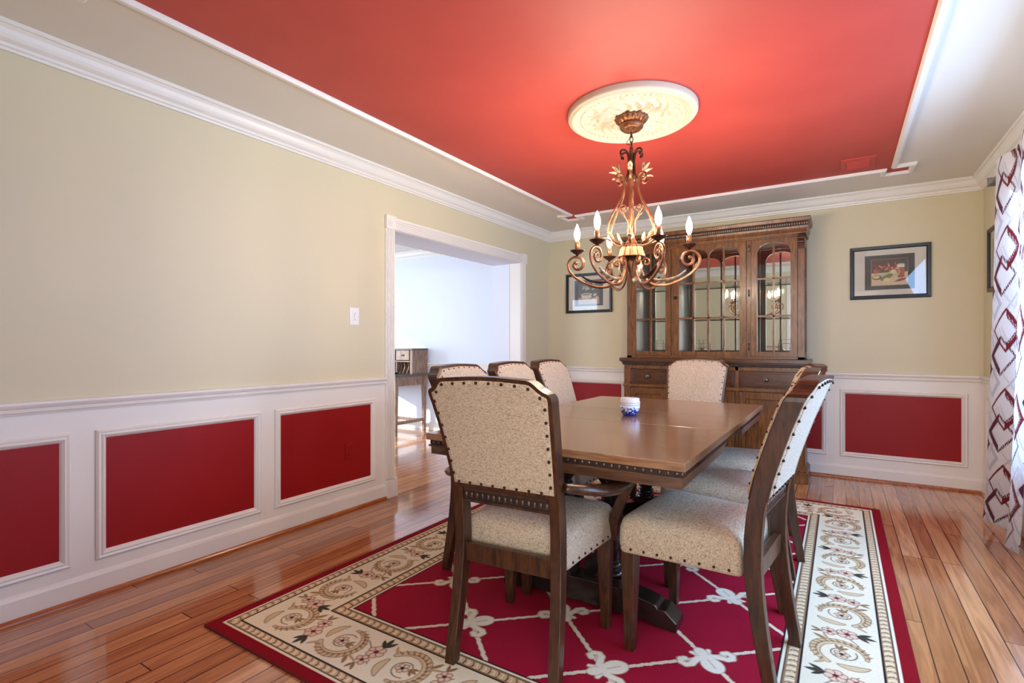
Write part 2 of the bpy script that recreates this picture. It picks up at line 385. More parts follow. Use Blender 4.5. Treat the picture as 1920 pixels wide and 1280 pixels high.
struct(mb, 'ceiling', ['cream', 'ceil_red'], 'cream ceiling with a red field in the middle')
mb = MB(); mb.sweep([(-.019, 0), (-.019, .010), (-.010, .022), (.008, .022), (.019, .010), (.019, 0)], fld, True, 0, lambda x, y, b: (x, y, H-b))
struct(mb, 'trim_1', 'white', 'white moulding with stepped corners around the red ceiling field')

def panel_mould(mb, pl, a0, a1, z0, z1, sgn):
    """pl(a,z,out) -> 3d; rectangle moulding with red field"""
    pr = [(-.020, 0), (-.020, .008), (-.012, .016), (-.002, .012), (.004, .018), (.014, .010), (.020, .002), (.020, 0)]
    mb.sweep(pr, [(a0, z0), (a1, z0), (a1, z1), (a0, z1)], True, 0, lambda a, z, b: pl(a, z, b))
def red_field(mb, pl, a0, a1, z0, z1, m):
    v = [pl(a0, z0, .002), pl(a1, z0, .002), pl(a1, z1, .002), pl(a0, z1, .002)]; mb.add(v, [(0, 1, 2, 3)], m)
Lp = lambda a, z, b: (b, a, z)
Bp = lambda a, z, b: (a, D-b, z)
Rp = lambda a, z, b: (RX-b, a, z)
Np = lambda a, z, b: (a, NY+b, z)
lp = [(-1.25, -.35), (-.15, .76), (.88, 1.755), (1.86, 2.63)]
PZ0, PZ1 = .182, .735
mb = MB()            # ---- left wall with its wide opening
for y0, y1 in ((EY-.15, OY0), (OY1, D+.15)):
    mb.box(WL, 0, y0, y1, 0, SPL, 1); mb.box(WL, 0, y0, y1, SPL, H, 0)
mb.box(WL, 0, OY0, OY1, OZ, H, 0)
for a in [(.24, .86), (.99, 1.745), (1.875, 2.625)]: red_field(mb, Lp, a[0], a[1], PZ0, PZ1, 2)
# adjoining room side skin
for y0, y1 in ((AY0, OY0), (OY1, D)): mb.box(WL-.004, WL, y0, y1, 0, H, 3)
mb.box(WL-.004, WL, OY0, OY1, OZ, H, 3)
for y, s_ in ((OY0, 1), (OY1, -1)): mb.box(WL-.004, -.14, y, y+s_*.003, 0, OZ, 3)
mb.box(WL-.004, -.005, OY0, OY1, OZ-.003, OZ, 3)
struct(mb, 'wall_left', ['tan', 'white', 'red', 'blue_white'], 'tan left wall with white wainscot, red panels and a wide opening')
bpan = [(.22, .905), (1.1, 1.8), (2.0, 2.75), (2.885, 3.69)]
mb = MB(); mb.box(WL, RX+.15, D, D+.15, 0, SPL, 1); mb.box(WL, RX+.15, D, D+.15, SPL, H, 0)
for a in bpan: red_field(mb, Bp, a[0], a[1], .205, .745, 2)
struct(mb, 'wall_back', ['tan', 'white', 'red'], 'tan back wall with white wainscot and red panels')
W1 = (1.4, 4.05, .50, 2.12)
W2 = (-1.95, -.55, .50, 2.12)
mb = MB()
for y0, y1 in ((EY-.15, W2[0]), (W2[1], W1[0])): mb.box(RX, RX+.15, y0, y1, 0, SPL, 1); mb.box(RX, RX+.15, y0, y1, SPL, H, 0)
mb.box(RX, RX+.15, W1[1], D+.15, 0, SPL, 1); mb.box(RX, RX+.15, W1[1], D+.15, SPL, H, 0)
for q in (W1, W2): mb.box(RX, RX+.15, q[0], q[1], 0, q[2], 1); mb.box(RX, RX+.15, q[0], q[1], q[3], H, 0)
red_field(mb, Rp, 4.28, 5.14, .205, .745, 2)
struct(mb, 'wall_right', ['tan', 'white', 'red'], 'tan right wall with the curtained window')
mb = MB(); TW = .13
for x0, x1 in ((0, NO0), (NO1, RX)): mb.box(x0, x1, NY-TW, NY, 0, SPL, 1); mb.box(x0, x1, NY-TW, NY, SPL, H, 0)
mb.box(NO0, NO1, NY-TW, NY, 2.05, H, 0)
npan = [(.25, 1.0), (1.15, 1.9)]
for a in npan: red_field(mb, Np, a[0], a[1], .205, .745, 2)
struct(mb, 'wall_front', ['tan', 'white', 'red'], 'tan near wall with the opening the viewpoint stands in')
W5 = (1.75, 3.45, .35, 2.2)
mb = MB(); mb.box(WL, W5[0], EY-.15, EY, 0, H); mb.box(W5[1], RX+.15, EY-.15, EY, 0, H); mb.box(W5[0], W5[1], EY-.15, EY, 0, W5[2]); mb.box(W5[0], W5[1], EY-.15, EY, W5[3], H)
struct(mb, 'wall_entry', ['tan'], 'tan wall of the entry hall behind the viewpoint')
mb = MB()
for x0, x1 in ((NO0-.09, NO0), (NO1, NO1+.09)): mb.box(x0, x1, NY, NY+.018, 0.001, 2.14)
mb.box(NO0, NO1, NY, NY+.018, 2.05, 2.14); struct(mb, 'trim_10', 'white', 'white casing around the opening the viewpoint stands in', .002)
# adjoining room walls
W3 = (1.9, 4.4, .5, 2.15)
mb = MB()
mb.box(AX-.15, WL, D, D+.15, 0, H, 0)
struct(mb, 'wall_far_room_back', ['blue_white'], 'cool white back wall of the adjoining room')
mb = MB()
mb.box(AX-.15, AX, AY0-.15, W3[0], 0, H); mb.box(AX-.15, AX, W3[1], D+.15, 0, H)
mb.box(AX-.15, AX, W3[0], W3[1], 0, W3[2]); mb.box(AX-.15, AX, W3[0], W3[1], W3[3], H)
struct(mb, 'wall_far_room_left', ['blue_white'], 'cool white left wall of the adjoining room')
W4 = (-3.2, -1.2, .55, 2.12)
mb = MB()
mb.box(AX, W4[0], AY0-.15, AY0, 0, H); mb.box(W4[1], WL, AY0-.15, AY0, 0, H)
mb.box(W4[0], W4[1], AY0-.15, AY0, 0, W4[2]); mb.box(W4[0], W4[1], AY0-.15, AY0, W4[3], H)
struct(mb, 'wall_far_room_front', ['blue_white'], 'cool white near wall of the adjoining room')

# ---- panel mouldings
mb = MB()
for a in [(.24, .86), (.99, 1.745), (1.875, 2.625)]: panel_mould(mb, Lp, a[0], a[1], PZ0, PZ1, 1)
struct(mb, 'trim_2', 'white', 'white picture frame mouldings around the red panels of the left wall')
mb = MB()
for a in bpan: panel_mould(mb, Bp, a[0], a[1], .205, .745, 1)
struct(mb, 'trim_3', 'white', 'white picture frame mouldings around the red panels of the back wall')
mb = MB(); panel_mould(mb, Rp, 4.28, 5.14, .205, .745, 1)
for a in npan: panel_mould(mb, Np, a[0], a[1], .205, .745, 1)
struct(mb, 'trim_4', 'white', 'white picture frame moulding on the right wall')
# ---- crown, chair rail, base: path goes round the room with the room on the left of travel
def xyz(x, y, b): return (x, y, b)
crown = [(0, H-.101), (.012, H-.101), (.014, H-.090), (.022, H-.086), (.024, H-.074), (.030, H-.070), (.040, H-.062), (.048, H-.048), (.056, H-.030), (.066, H-.018), (.074, H-.016), (.078, H-.010), (.078, H-.0005), (0, H-.0005)]
ring = [(0, NY), (RX, NY), (RX, D), (0, D)]
mb = MB(); mb.sweep(crown, ring, True, 0, xyz); struct(mb, 'trim_5', 'white', 'white crown moulding around the dining room ceiling')
mb = MB(); mb.sweep(crown, [(WL-.004, D), (AX, D), (AX, AY0), (WL-.004, AY0)], True, 0, xyz); struct(mb, 'trim_6', 'white', 'white crown moulding of the adjoining room')
rail = [(0, .850), (.006, .850), (.010, .858), (.016, .862), (.018, .876), (.026, .884), (.032, .894), (.032, .903), (.018, .907), (0, .907)]
base = [(0, .001), (.014, .001), (.014, .092), (.010, .104), (.004, .112), (0, .112)]
shoe = [(.014, .001), (.030, .001), (.029, .010), (.024, .017), (.014, .020)]
def runs(prof, mat_, nm, lab):
    mb = MB()
    mb.sweep(prof, [(RX, W1[1]+.09), (RX, D), (0, D), (0, OY1+.095)] if nm != 'b' else [(NO1+.09, NY), (RX, NY), (RX, D), (0, D), (0, OY1+.095)], False, 0, xyz)
    mb.sweep(prof, [(0, OY0-.095), (0, NY), (NO0-.09, NY)], False, 0, xyz)
    if nm != 'b': mb.sweep(prof, [(NO1+.09, NY), (RX, NY), (RX, W1[0]-.09)], False, 0, xyz)
    return mb, lab
mb, _ = runs(rail, 0, 'r', ''); struct(mb, 'trim_7', 'white', 'white chair rail above the wainscot')
mb, _ = runs(base, 0, 'b', ''); struct(mb, 'baseboard_room', 'white', 'white baseboard around the dining room')
mb, _ = runs(shoe, 0, 'b', ''); struct(mb, 'trim_8', 'shoe', 'stained oak shoe moulding along the baseboard')
mb = MB(); mb.sweep(rail, [(WL, D), (AX, D), (AX, W3[1]+.08)], False, 0, xyz); mb.sweep(base, [(WL, D), (AX, D), (AX, AY0), (WL, AY0)], False, 0, xyz)
struct(mb, 'baseboard_far_room', 'white', 'white chair rail and baseboard of the adjoining room')
# ---- fluted casing of the opening
mb = MB(); CW = .092
def casing_v(y0, y1):
    n = 5; mb.box(0, .012, y0, y1, .14, OZ)
    for k in range(n):
        a = y0+.008+(y1-y0-.016)*k/n; b = y0+.008+(y1-y0-.016)*(k+.72)/n; mb.box(.012, .020, a, b, .14, OZ)
casing_v(OY0-CW, OY0); casing_v(OY1, OY1+CW)
mb.box(0, .012, OY0, OY1, OZ, OZ+CW)
for k in range(5):
    a = OZ+.008+(CW-.016)*k/5; mb.box(.012, .020, OY0, OY1, a, a+(CW-.016)*.72/5)
for y0 in (OY0-CW-.004, OY1-.0):
    mb.box(0, .026, y0, y0+CW+.004, OZ-.002, OZ+CW+.006)
    c = (y0+CW/2+.002, OZ+CW/2+.002)
    for r_, d_ in ((.034, .030), (.022, .034), (.010, .038)):
        rg = [[(x, c[0]+r_*math.cos(2*math.pi*j/24), c[1]+r_*math.sin(2*math.pi*j/24)) for j in range(24)] for x in (.025, d_)]; mb.rings(rg)
for y0, y1 in ((OY0-CW-.004, OY0+.012), (OY1-.012, OY1+CW+.004)):
    mb.box(-.135, .030, y0, y1, 0.001, .135)
mb.box(-.13, .002, OY0, OY0+.008, .13, OZ); mb.box(-.13, .002, OY1-.008, OY1, .13, OZ)
struct(mb, 'trim_9', 'white', 'white fluted casing with corner blocks around the wide opening', .0015)

# ---- windows
def window(name, pl, a0, a1, z0, z1, n, lab):
    """pl(a,z,out): out>0 into the room; wall 0.15 thick"""
    mb = MB()
    def bx(a, b, c, d, o0, o1):
        p = [pl(x, z, o) for o in (o0, o1) for z in (c, d) for x in (a, b)]
        xs = [q[0] for q in p]; ys = [q[1] for q in p]; zs = [q[2] for q in p]; mb.box(min(xs), max(xs), min(ys), max(ys), min(zs), max(zs))
    w_ = .085
    bx(a0-w_, a0, z0-w_, z1+w_, 0, .02); bx(a1, a1+w_, z0-w_, z1+w_, 0, .02); bx(a0, a1, z1, z1+w_, 0, .02); bx(a0-.1, a1+.1, z0-.03, z0, -.1, .045); bx(a0, a1, z0-w_, z0-.03, 0, .018)
    t = .045
    bx(a0, a0+t, z0, z1, -.11, -.05); bx(a1-t, a1, z0, z1, -.11, -.05); bx(a0, a1, z0, z0+t, -.11, -.05); bx(a0, a1, z1-t, z1, -.11, -.05)
    for k in range(1, n): a = a0+(a1-a0)*k/n; bx(a-.04, a+.04, z0, z1, -.12, -.04)
    zm = (z0+z1)/2; bx(a0, a1, zm-.022, zm+.022, -.11, -.05)
    o = struct(mb, name, 'white', lab, .002)
    g = MB(); q = [pl(a0, z0, -.08), pl(a1, z0, -.08), pl(a1, z1, -.08), pl(a0, z1, -.08)]; g.add(q, [(0, 1, 2, 3)]); g.build('pane', 'glass', o)
    return o
window('window_1', Rp, *W1, 3, 'white double hung window behind the curtain')
window('window_added_right', Rp, *W2, 2, 'unseen white window added in the right wall of the entry hall for fill light')  # invented opening for the added side fill
window('window_added_entry', lambda a, z, b: (a, EY+b, z), *W5, 2, 'unseen tall window added in the entry hall for fill light')  # invented opening for the added fill behind the viewpoint
window('window_3', lambda a, z, b: (AX+b, a, z), *W3, 2, 'bright window of the adjoining room')
window('window_4', lambda a, z, b: (a, AY0+b, z), *W4, 2, 'near window of the adjoining room')

# ================================================================ RUG
def arcp(cx, cy, r, a0, a1, n=14, r1=None):
    r1 = r if r1 is None else r1
    return [(cx+(r+(r1-r)*k/(n-1))*math.cos(R(a0+(a1-a0)*k/(n-1))), cy+(r+(r1-r)*k/(n-1))*math.sin(R(a0+(a1-a0)*k/(n-1)))) for k in range(n)]
def make_rug():
    X0, X1, Y0, Y1 = .695, 3.095, 1.10, 4.36
    Wd, Ht = X1-X0, Y1-Y0; res = .0034
    red = lin(152, 16, 42); cv = Canvas(Wd, Ht, res, red); CR = lin(232, 216, 184); BK = lin(34, 22, 24); TN = lin(164, 126, 84); T2 = lin(212, 182, 140)
    BR = lin(112, 76, 50); PK = lin(222, 190, 158); MR = lin(120, 30, 36); GR = lin(74, 68, 52)
    Z = np.minimum(np.minimum(cv.X, Wd-cv.X), np.minimum(cv.Y, Ht-cv.Y))
    al = np.where(np.minimum(cv.X, Wd-cv.X) < np.minimum(cv.Y, Ht-cv.Y), cv.Y, cv.X)
    def band(a, b, col): cv.c[(Z >= a) & (Z < b)] = col[:3]
    cv.c[Z < .047] = lin(134, 10, 22)[:3]
    band(.047, .055, CR); band(.055, .0605, BK); band(.0605, .092, T2); band(.092, .099, BK); band(.099, .343, CR)
    band(.343, .350, BK); band(.350, .391, T2); band(.391, .397, BK); band(.397, .407, CR); band(.407, .412, BK); 
    # rope bands: slanted arcs
    for a, b in ((.0605, .092), (.350, .391)):
        mk = (Z >= a) & (Z < b); u = (Z-a)/(b-a); ph = (al/.036+.55*(u-.5)**2*2+.25*u) % 1.0
        d = mk & (ph < .16); cv.c[d] = BR[:3]
        d = mk & (ph > .45) & (ph < .62); cv.c[d] = lin(236, 216, 180)[:3]
        d = mk & ((u < .10) | (u > .9)); cv.c[d] = lin(150, 112, 84)[:3]
    # trellis
    LN = lin(226, 200, 172); fx0, fx1, fy0, fy1 = .412, Wd-.412, .412, Ht-.412
    field = cv.c.copy(); ax, ay = .5715, .525; nx0, ny0 = 1.315-X0, 1.955-Y0
    u = (cv.X-nx0)/ax; v = (cv.Y-ny0)/ay
    k = ax*ay/math.hypot(ax, ay)
    inside = (Z > .412)
    wob = .0007*np.sin(cv.X*210)+.0007*np.sin(cv.Y*230)
    for q in (u+v, u-v):
        dd = np.abs(q-np.round(q))*k+wob
        cv.c[inside & (dd < .0085)] = LN[:3]
        e = inside & (dd >= .0085) & (dd < .0115); cv.c[e] = lin(110, 14, 30)[:3]
    # fleur de lis at the lattice nodes
    FW = lin(232, 214, 190); FS = lin(176, 150, 118)
    def fleur(cx, cy, ang, sc=1.0):
        c, s_ = math.cos(ang), math.sin(ang)
        T = lambda a, b: (cx+sc*(a*c-b*s_), cy+sc*(a*s_+b*c))
        hook = ((.004, -.004), (.020, -.002), (.038, .008), (.054, .020), (.070, .020), (.078, .006), (.072, -.008), (.060, -.008))
        for k_ in (1, -1):
            P = [T(k_*a, b) for a, b in hook]
            cv.stroke(P, [.0115*sc]*8, FS); cv.stroke(P, [.0105*sc, .010*sc, .0095*sc, .009*sc, .0085*sc, .008*sc, .0075*sc, .009*sc], FW)
            P = [T(k_*a, b) for a, b in ((.004, -.010), (.018, -.018), (.026, -.030))]; cv.stroke(P, [.008*sc]*3, FS); cv.stroke(P, [.006*sc]*3, FW)
        for cy_, ry, rx in ((.036, .036, .029), (-.026, .022, .017)):
            cv.ell(*T(0, cy_), ry*sc+.003, rx*sc+.003, FS, ang+R(90)); cv.ell(*T(0, cy_), ry*sc, rx*sc, FW, ang+R(90))
        cv.stroke([T(-.02, 0), T(.02, 0)], .010*sc, FW)
        cv.stroke([T(0, .012), T(0, .05)], .002, FS)
    for i in range(-3, 6):
        for j in range(-3, 8):
            for o_ in (0, .5):
                px = nx0+(i+o_)*ax; py = ny0+(j+o_)*ay
                if px > fx0-.02 and px < fx1+.02 and py > fy0-.02 and py < fy1+.02:
                    fleur(px, py, R(42 if (i+j) % 2 else -138) if o_ == 0 else R(-42), 1.28)
    cv.c[~inside] = field[~inside]
    # floral border: local (s along, t across 0..0.244)
    def flower(T, a, b, r, fill, line, n=5, dot=BK):
        for k_ in range(n):
            t = 2*math.pi*k_/n+a*9; p = T(a+r*.62*math.cos(t), b+r*.62*math.sin(t))
            cv.ell(*p, r*.46, r*.46, line); cv.ell(*p, r*.46-.0032, r*.46-.0032, fill)
        cv.ell(*T(a, b), r*.26, r*.26, dot)
    def leaf(T, a, b, ang, ln, col, line=None):
        p0 = T(a, b); p1 = T(a+ln*math.cos(ang), b+ln*math.sin(ang)); pm = ((p0[0]+p1[0])/2, (p0[1]+p1[1])/2)
        n_ = 7; pts = [(p0[0]+(p1[0]-p0[0])*k_/n_, p0[1]+(p1[1]-p0[1])*k_/n_) for k_ in range(n_+1)]
        wd = [.0015+ln*.14*math.sin(math.pi*k_/n_) for k_ in range(n_+1)]
        cv.stroke(pts, wd, col)
        if line: cv.stroke(pts, .0012, line)
    def motif(T, s0, fl):
        """one swirl cell of length .33 ; fl mirrors across the band"""
        def Q(a, b): return T(s0+a, .122+(fl*(b)))
        # acanthus swirl
        A = arcp(.165, 0, .088, -150, 95, 18, .078)
        wd = [.004+.013*math.sin(math.pi*min(1, (k_+2)/19)) for k_ in range(18)]
        cv.stroke([Q(*p) for p in A], [w_+.003 for w_ in wd], BR); cv.stroke([Q(*p) for p in A], wd, T2)
        for k_ in range(1, 17):
            p = A[k_]; an = R(-150+245*k_/17)
            for dr, col in ((.022, BR), (.019, TN)):
                e = (p[0]+dr*math.cos(an-.5), p[1]+dr*math.sin(an-.5)); cv.seg(Q(*p), Q(*e), .005, .0015, col)
        cv.stroke([Q(*p) for p in arcp(.165, 0, .082, -120, 60, 14)], .0018, BR)
        B = arcp(.165, .004, .098, 128, 190, 9, .082); wb = [.003+.011*math.sin(math.pi*k_/8) for k_ in range(9)]
        cv.stroke([Q(*p) for p in B], [w_+.003 for w_ in wb], BR); cv.stroke([Q(*p) for p in B], wb, T2)
        cv.stroke([Q(*p) for p in arcp(.168, 0, .050, 60, 330, 14, .030)], .0022, BR)
        flower(Q, .160, 0, .026, PK, BR)
        for an in (-20, 15, 50): leaf(Q, .188, -.008, R(an), .036, TN, BR)
        # end leaves
        leaf(Q, .246, -.050, R(-60), .05, TN, BR); leaf(Q, .25, -.045, R(-20), .045, T2, BR); leaf(Q, .085, -.05, R(-130), .045, T2, BR)
        # flower cluster between swirls
        cv.stroke([Q(*p) for p in ((.25, .055), (.285, .03), (.315, -.02), (.35, -.05))], .0022, BR)
        flower(Q, .325, .018, .036, PK, MR, 6, MR); flower(Q, .315, -.042, .028, PK, MR, 5, MR)
        for an, ln in ((60, .055), (95, .062), (130, .050)): leaf(Q, .330, .050, R(an), ln, GR, BK)
        for an, ln in ((-60, .040), (-110, .036)): leaf(Q, .305, -.068, R(an), ln, TN, GR)
    def side(T, length, n):
        st = (length-.0)/n
        for k_ in range(n): motif(T, k_*st+(st-.33)/2, 1 if k_ % 2 else -1)
    b0 = .099
    side(lambda a, b: (b0+a, b0+b), Wd-2*b0, 7)
    side(lambda a, b: (Wd-b0-a, Ht-b0-b), Wd-2*b0, 7)
    side(lambda a, b: (b0+b, Ht-b0-.245-a), Ht-2*b0-.49, 8)
    side(lambda a, b: (Wd-b0-b, b0+.245+a), Ht-2*b0-.49, 8)
    keep = (Z >= .099) & (Z < .343); cv.c[~keep & ~inside] = field[~keep & ~inside]
    rng = np.random.default_rng(3); cv.c *= (1+.10*(rng.random(cv.c.shape[:2])-.5))[..., None]
    root = empty('area_rug', ((X0+X1)/2, (Y0+Y1)/2, 0))
    tag(root, 'red rug with gold floral border lying under the dining table', 'rug')
    cv.mesh('pile', lambda X, Y: (X-Wd/2, Y-Ht/2, np.full_like(X, .011)), 'rug', root)
    mb = MB(); mb.box(-Wd/2-.002, Wd/2+.002, -Ht/2-.002, Ht/2+.002, .0005, .0104); mb.build('binding', 'rug_edge', root)
make_rug()

# ================================================================ CHAIRS
def yc(z):
    P = [(0, -.242), (.12, -.222), (.25, -.200), (.42, -.184), (.58, -.192), (.72, -.222), (.86, -.268), (.95, -.303), (1.03, -.342)]
    zs = [p[0] for p in P]; ys = [p[1] for p in P]
    for i in range(len(P)-1):
        if z <= P[i+1][0] or i == len(P)-2:
            t = (z-P[i][0])/(P[i+1][0]-P[i][0]); a = ys[max(i-1, 0)]; b = ys[i]; c = ys[i+1]; d = ys[min(i+2, len(P)-1)]
            return .5*((2*b)+(c-a)*t+(2*a-5*b+4*c-d)*t*t+(3*b-a-3*c+d)*t**3)
def back_outline(inset=0.0):
    # right half from bottom centre to the crest centre, then mirrored
    h = [(.206, .628), (.209, .70), (.214, .78), (.220, .86), (.226, .93), (.2295, .957), (.2285, .970), (.222, .980), (.209, .986), (.196, .996), (.184, 1.009), (.172, 1.018), (.158, 1.022), (.10, 1.026), (.05, 1.029)]
    pts = h+[(0, 1.030)]+[(-x, z) for x, z in h[::-1]]
    if inset:
        n = len(pts); out = []
        for i in range(n):
            p = Vector(pts[i]); a = Vector(pts[i-1]); b = Vector(pts[(i+1) % n])
            d0 = (p-a).normalized(); d1 = (b-p).normalized(); n0 = Vector((-d0.y, d0.x)); n1 = Vector((-d1.y, d1.x)); mm = (n0+n1).normalized()
            q = p+mm*(inset/max(.5, mm.dot(n0))); out.append((q.x, q.y))
        return out
    return pts
def scale_in(pts, f):
    cx = 0; cz = .83
    return [(cx+(x-cx)*f, cz+(z-cz)*f) for x, z in pts]
def padded(outl, sgn, base_off, puff):
    rg = []
    for f, k in ((1, 0), (.985, .55), (.955, .80), (.90, .92), (.75, .98), (.5, 1.0), (.2, 1.0)):
        rg.append([(x, yc(z)+sgn*(base_off+puff*k), z) for x, z in scale_in(outl, f)])
    if sgn > 0: rg = [r[::-1] for r in rg]
    m = MB(); m.rings(rg, 0, True, False, True); return m
def seat_outline(n=8):
    def rc(cx, cy, r, a0, a1): return [(cx+r*math.cos(R(a0+(a1-a0)*k/n)), cy+r*math.sin(R(a0+(a1-a0)*k/n))) for k in range(n+1)]
    p = rc(.216, .241, .034, 0, 90)+[(.1, .279), (0, .281), (-.1, .279)]+rc(-.216, .241, .034, 90, 180)+[(-.232, .1), (-.215, -.03)]
    p += rc(-.186, -.130, .02, 180, 270)+rc(.186, -.130, .02, 270, 360)+[(.215, -.03), (.232, .1)]
    return p
def nails(parent, pts, step, r=.0046):
    acc = []; last = Vector(pts[0]); d = step*.5
    for i in range(1, len(pts)):
        p = Vector(pts[i]); L_ = (p-last).length
        while L_ > 1e-6 and d <= L_: acc.append(last+(p-last)*(d/L_)); d += step
        d -= L_; last = p
    mb = MB(); mb.ball((0, 0, 0), r, 0, 8, 5); first = mb.build('nailhead', 'nail', parent, 0, acc[0])
    for q in acc[1:]:
        c = first.copy(); COL.objects.link(c); c.parent = parent; c.location = q
def make_chair(name, arms=False):
    root = empty(name)
    sq = lambda x, y, hx, hy, z: [(x-hx, y-hy, z), (x+hx, y-hy, z), (x+hx, y+hy, z), (x-hx, y+hy, z)]
    # front legs
    for s_ in (-1, 1):
        mb = MB(); xo = s_*.214; rg = []
        for z, h in ((0, .0165), (.10, .0195), (.28, .0255), (.376, .027)): rg.append(sq(xo+s_*(.027-h)*.3, .236, h, h, z))
        mb.rings(rg, 0, False); mb.build('leg', 'dark', root, .003)
    for s_ in (-1, 1):
        mb = MB(); rg = []
        for z in (0, .05, .12, .2, .28, .36, .42, .5, .58, .64, .70):
            xo = np.interp(z, [0, .42, .7], [.199, .188, .189]); rg.append(sq(s_*xo, yc(z), .0195, np.interp(z, [0, .3, .45, .7], [.019, .025, .027, .025]), z))
        mb.rings(rg, 0, False); mb.build('leg', 'dark', root, .003)
    # back frame
    mb = MB(); O = back_outline(); I = back_outline(.020); n = len(O); th = .030
    def lay(P, o): return [(x, yc(z)+o, z) for x, z in P]
    mb.rings([lay(O, -th), lay(O, th), lay(I, th), lay(I, -th), lay(O, -th)], 0, False, False, False)
    mb.build('back_frame', 'dark', root, .004)
    # lower rail with carved beads
    mb = MB(); y = yc(.60)
    mb.box(-.172, .172, y-.014, y+.014, .570, .630, 0); mb.box(-.168, .168, y-.0150, y-.012, .582, .612, 1)
    mb.box(-.172, .172, y-.019, y+.019, .612, .622, 0); mb.box(-.172, .172, y-.019, y+.019, .572, .580, 0)
    for k in range(15): mb.ball((-.158+.316*k/14, y-.016, .597), .0082, 2, 8, 5, (.8, .5, 1.4))
    mb.build('bead_rail', ['dark', 'groove', 'bead'], root)
    # upholstery of the back
    I2 = back_outline(.012)
    bk = padded(I2, 1, .022, .022).build('back_cushion', 'fabric', root)
    bp_ = padded(I2, -1, .0285, .007).build('rear_upholstery', 'fabric', root)
    I3 = scale_in(back_outline(.012), .955)
    nails(bk, [(x, yc(z)+.039, z) for x, z in I3+[I3[0]]], .046)
    nails(bp_, [(x, yc(z)-.036, z) for x, z in I3+[I3[0]]], .046, .0054)
    # welt of folded tape round the rear upholstery
    mb = MB(); mb.tube([(x, yc(z)-.0350, z) for x, z in scale_in(I2, .925)+[scale_in(I2, .925)[0]]], .0022, 5); mb.build('welt', 'fabric', bp_)
    # rear seat rail
    mb = MB(); mb.box(-.170, .170, yc(.39)-.012, yc(.39)+.014, .352, .418); mb.build('seat_rail', 'dark', root, .003)
    # seat
    so_ = seat_outline(); mb = MB(); rg = []
    for f, z in ((.93, .366), (.985, .368), (1.0, .378), (1.0, .430), (.992, .455), (.968, .476), (.93, .490), (.86, .500), (.7, .508), (.45, .512), (.15, .513)):
        rg.append([(x*f, .06+(y_-.06)*f, z) for x, y_ in so_])
    mb.rings(rg, 0, True, True, True); st = mb.build('seat', 'fabric', root)
    P = [(x*1.002, .06+(y_-.06)*1.002, .384) for x, y_ in so_]
    nails(st, P[-3:]+P[:24], .048, .0052)
    if arms:
        for s_ in (-1, 1):
            path = cmr([(s_*.212, -.195, .662), (s_*.268, -.140, .650), (s_*.315, -.05, .634), (s_*.335, .04, .632), (s_*.345, .12, .636), (s_*.348, .175, .636)], 6)
            nn = len(path); a_ = MB()
            a_.tube(path, [.018+.009*math.sin(math.pi*min(1, i/nn*1.1)) for i in range(nn)], 10, 0, (.78, 1.25)); ao = a_.build('arm', 'dark', root)
            sp = cmr([(s_*.345, .165, .633), (s_*.330, .172, .60), (s_*.298, .186, .54), (s_*.268, .204, .47), (s_*.252, .222, .41), (s_*.244, .236, .37)], 5)
            b_ = MB(); b_.tube(sp, [.016+.006*k/len(sp) for k in range(len(sp))], 4, 0, (1, 1), (1, 0, 0)); b_.build('arm_support', 'dark', ao, .003)
    return root
ch = {}
proto = make_chair('dining_chair'); aproto = make_chair('armchair', True)
POSE = dict(A=(1.878, 1.700, 4.5), R1=(2.467, 2.05, 84), R2=(2.426, 2.655, 90.3), R3=(2.420, 3.250, 100.5), L1=(1.425, 2.235, -89), L2=(1.425, 2.765, -88.5), L3=(1.41, 3.295, -89), F=(1.930, 3.86, 180))
LAB = dict(A='upholstered armchair at the near end of the table, seen from behind',
           R1='armless chair on the right side of the table, nearest the viewer, back in daylight',
           R2='armless chair in the middle of the right side of the table',
           R3='armless chair on the right side of the table, farthest from the viewer and turned slightly',
           L1='armless chair on the left side of the table, nearest the viewer, below the opening',
           L2='armless chair in the middle of the left side of the table',
           L3='armless chair on the left side of the table, nearest the cabinet',
           F='chair at the far end of the table facing us, in front of the cabinet')
for k, (x, y, r) in POSE.items():
    if k == 'A': o = aproto
    elif k == 'R1': o = proto
    elif k == 'F': o = copy_tree(aproto)
    else: o = copy_tree(proto)
    o.location = (x, y, .011); o.rotation_euler = (0, 0, R(r))
    tag(o, LAB[k], 'chair', 'beige tweed dining chairs around the table'); ch[k] = o

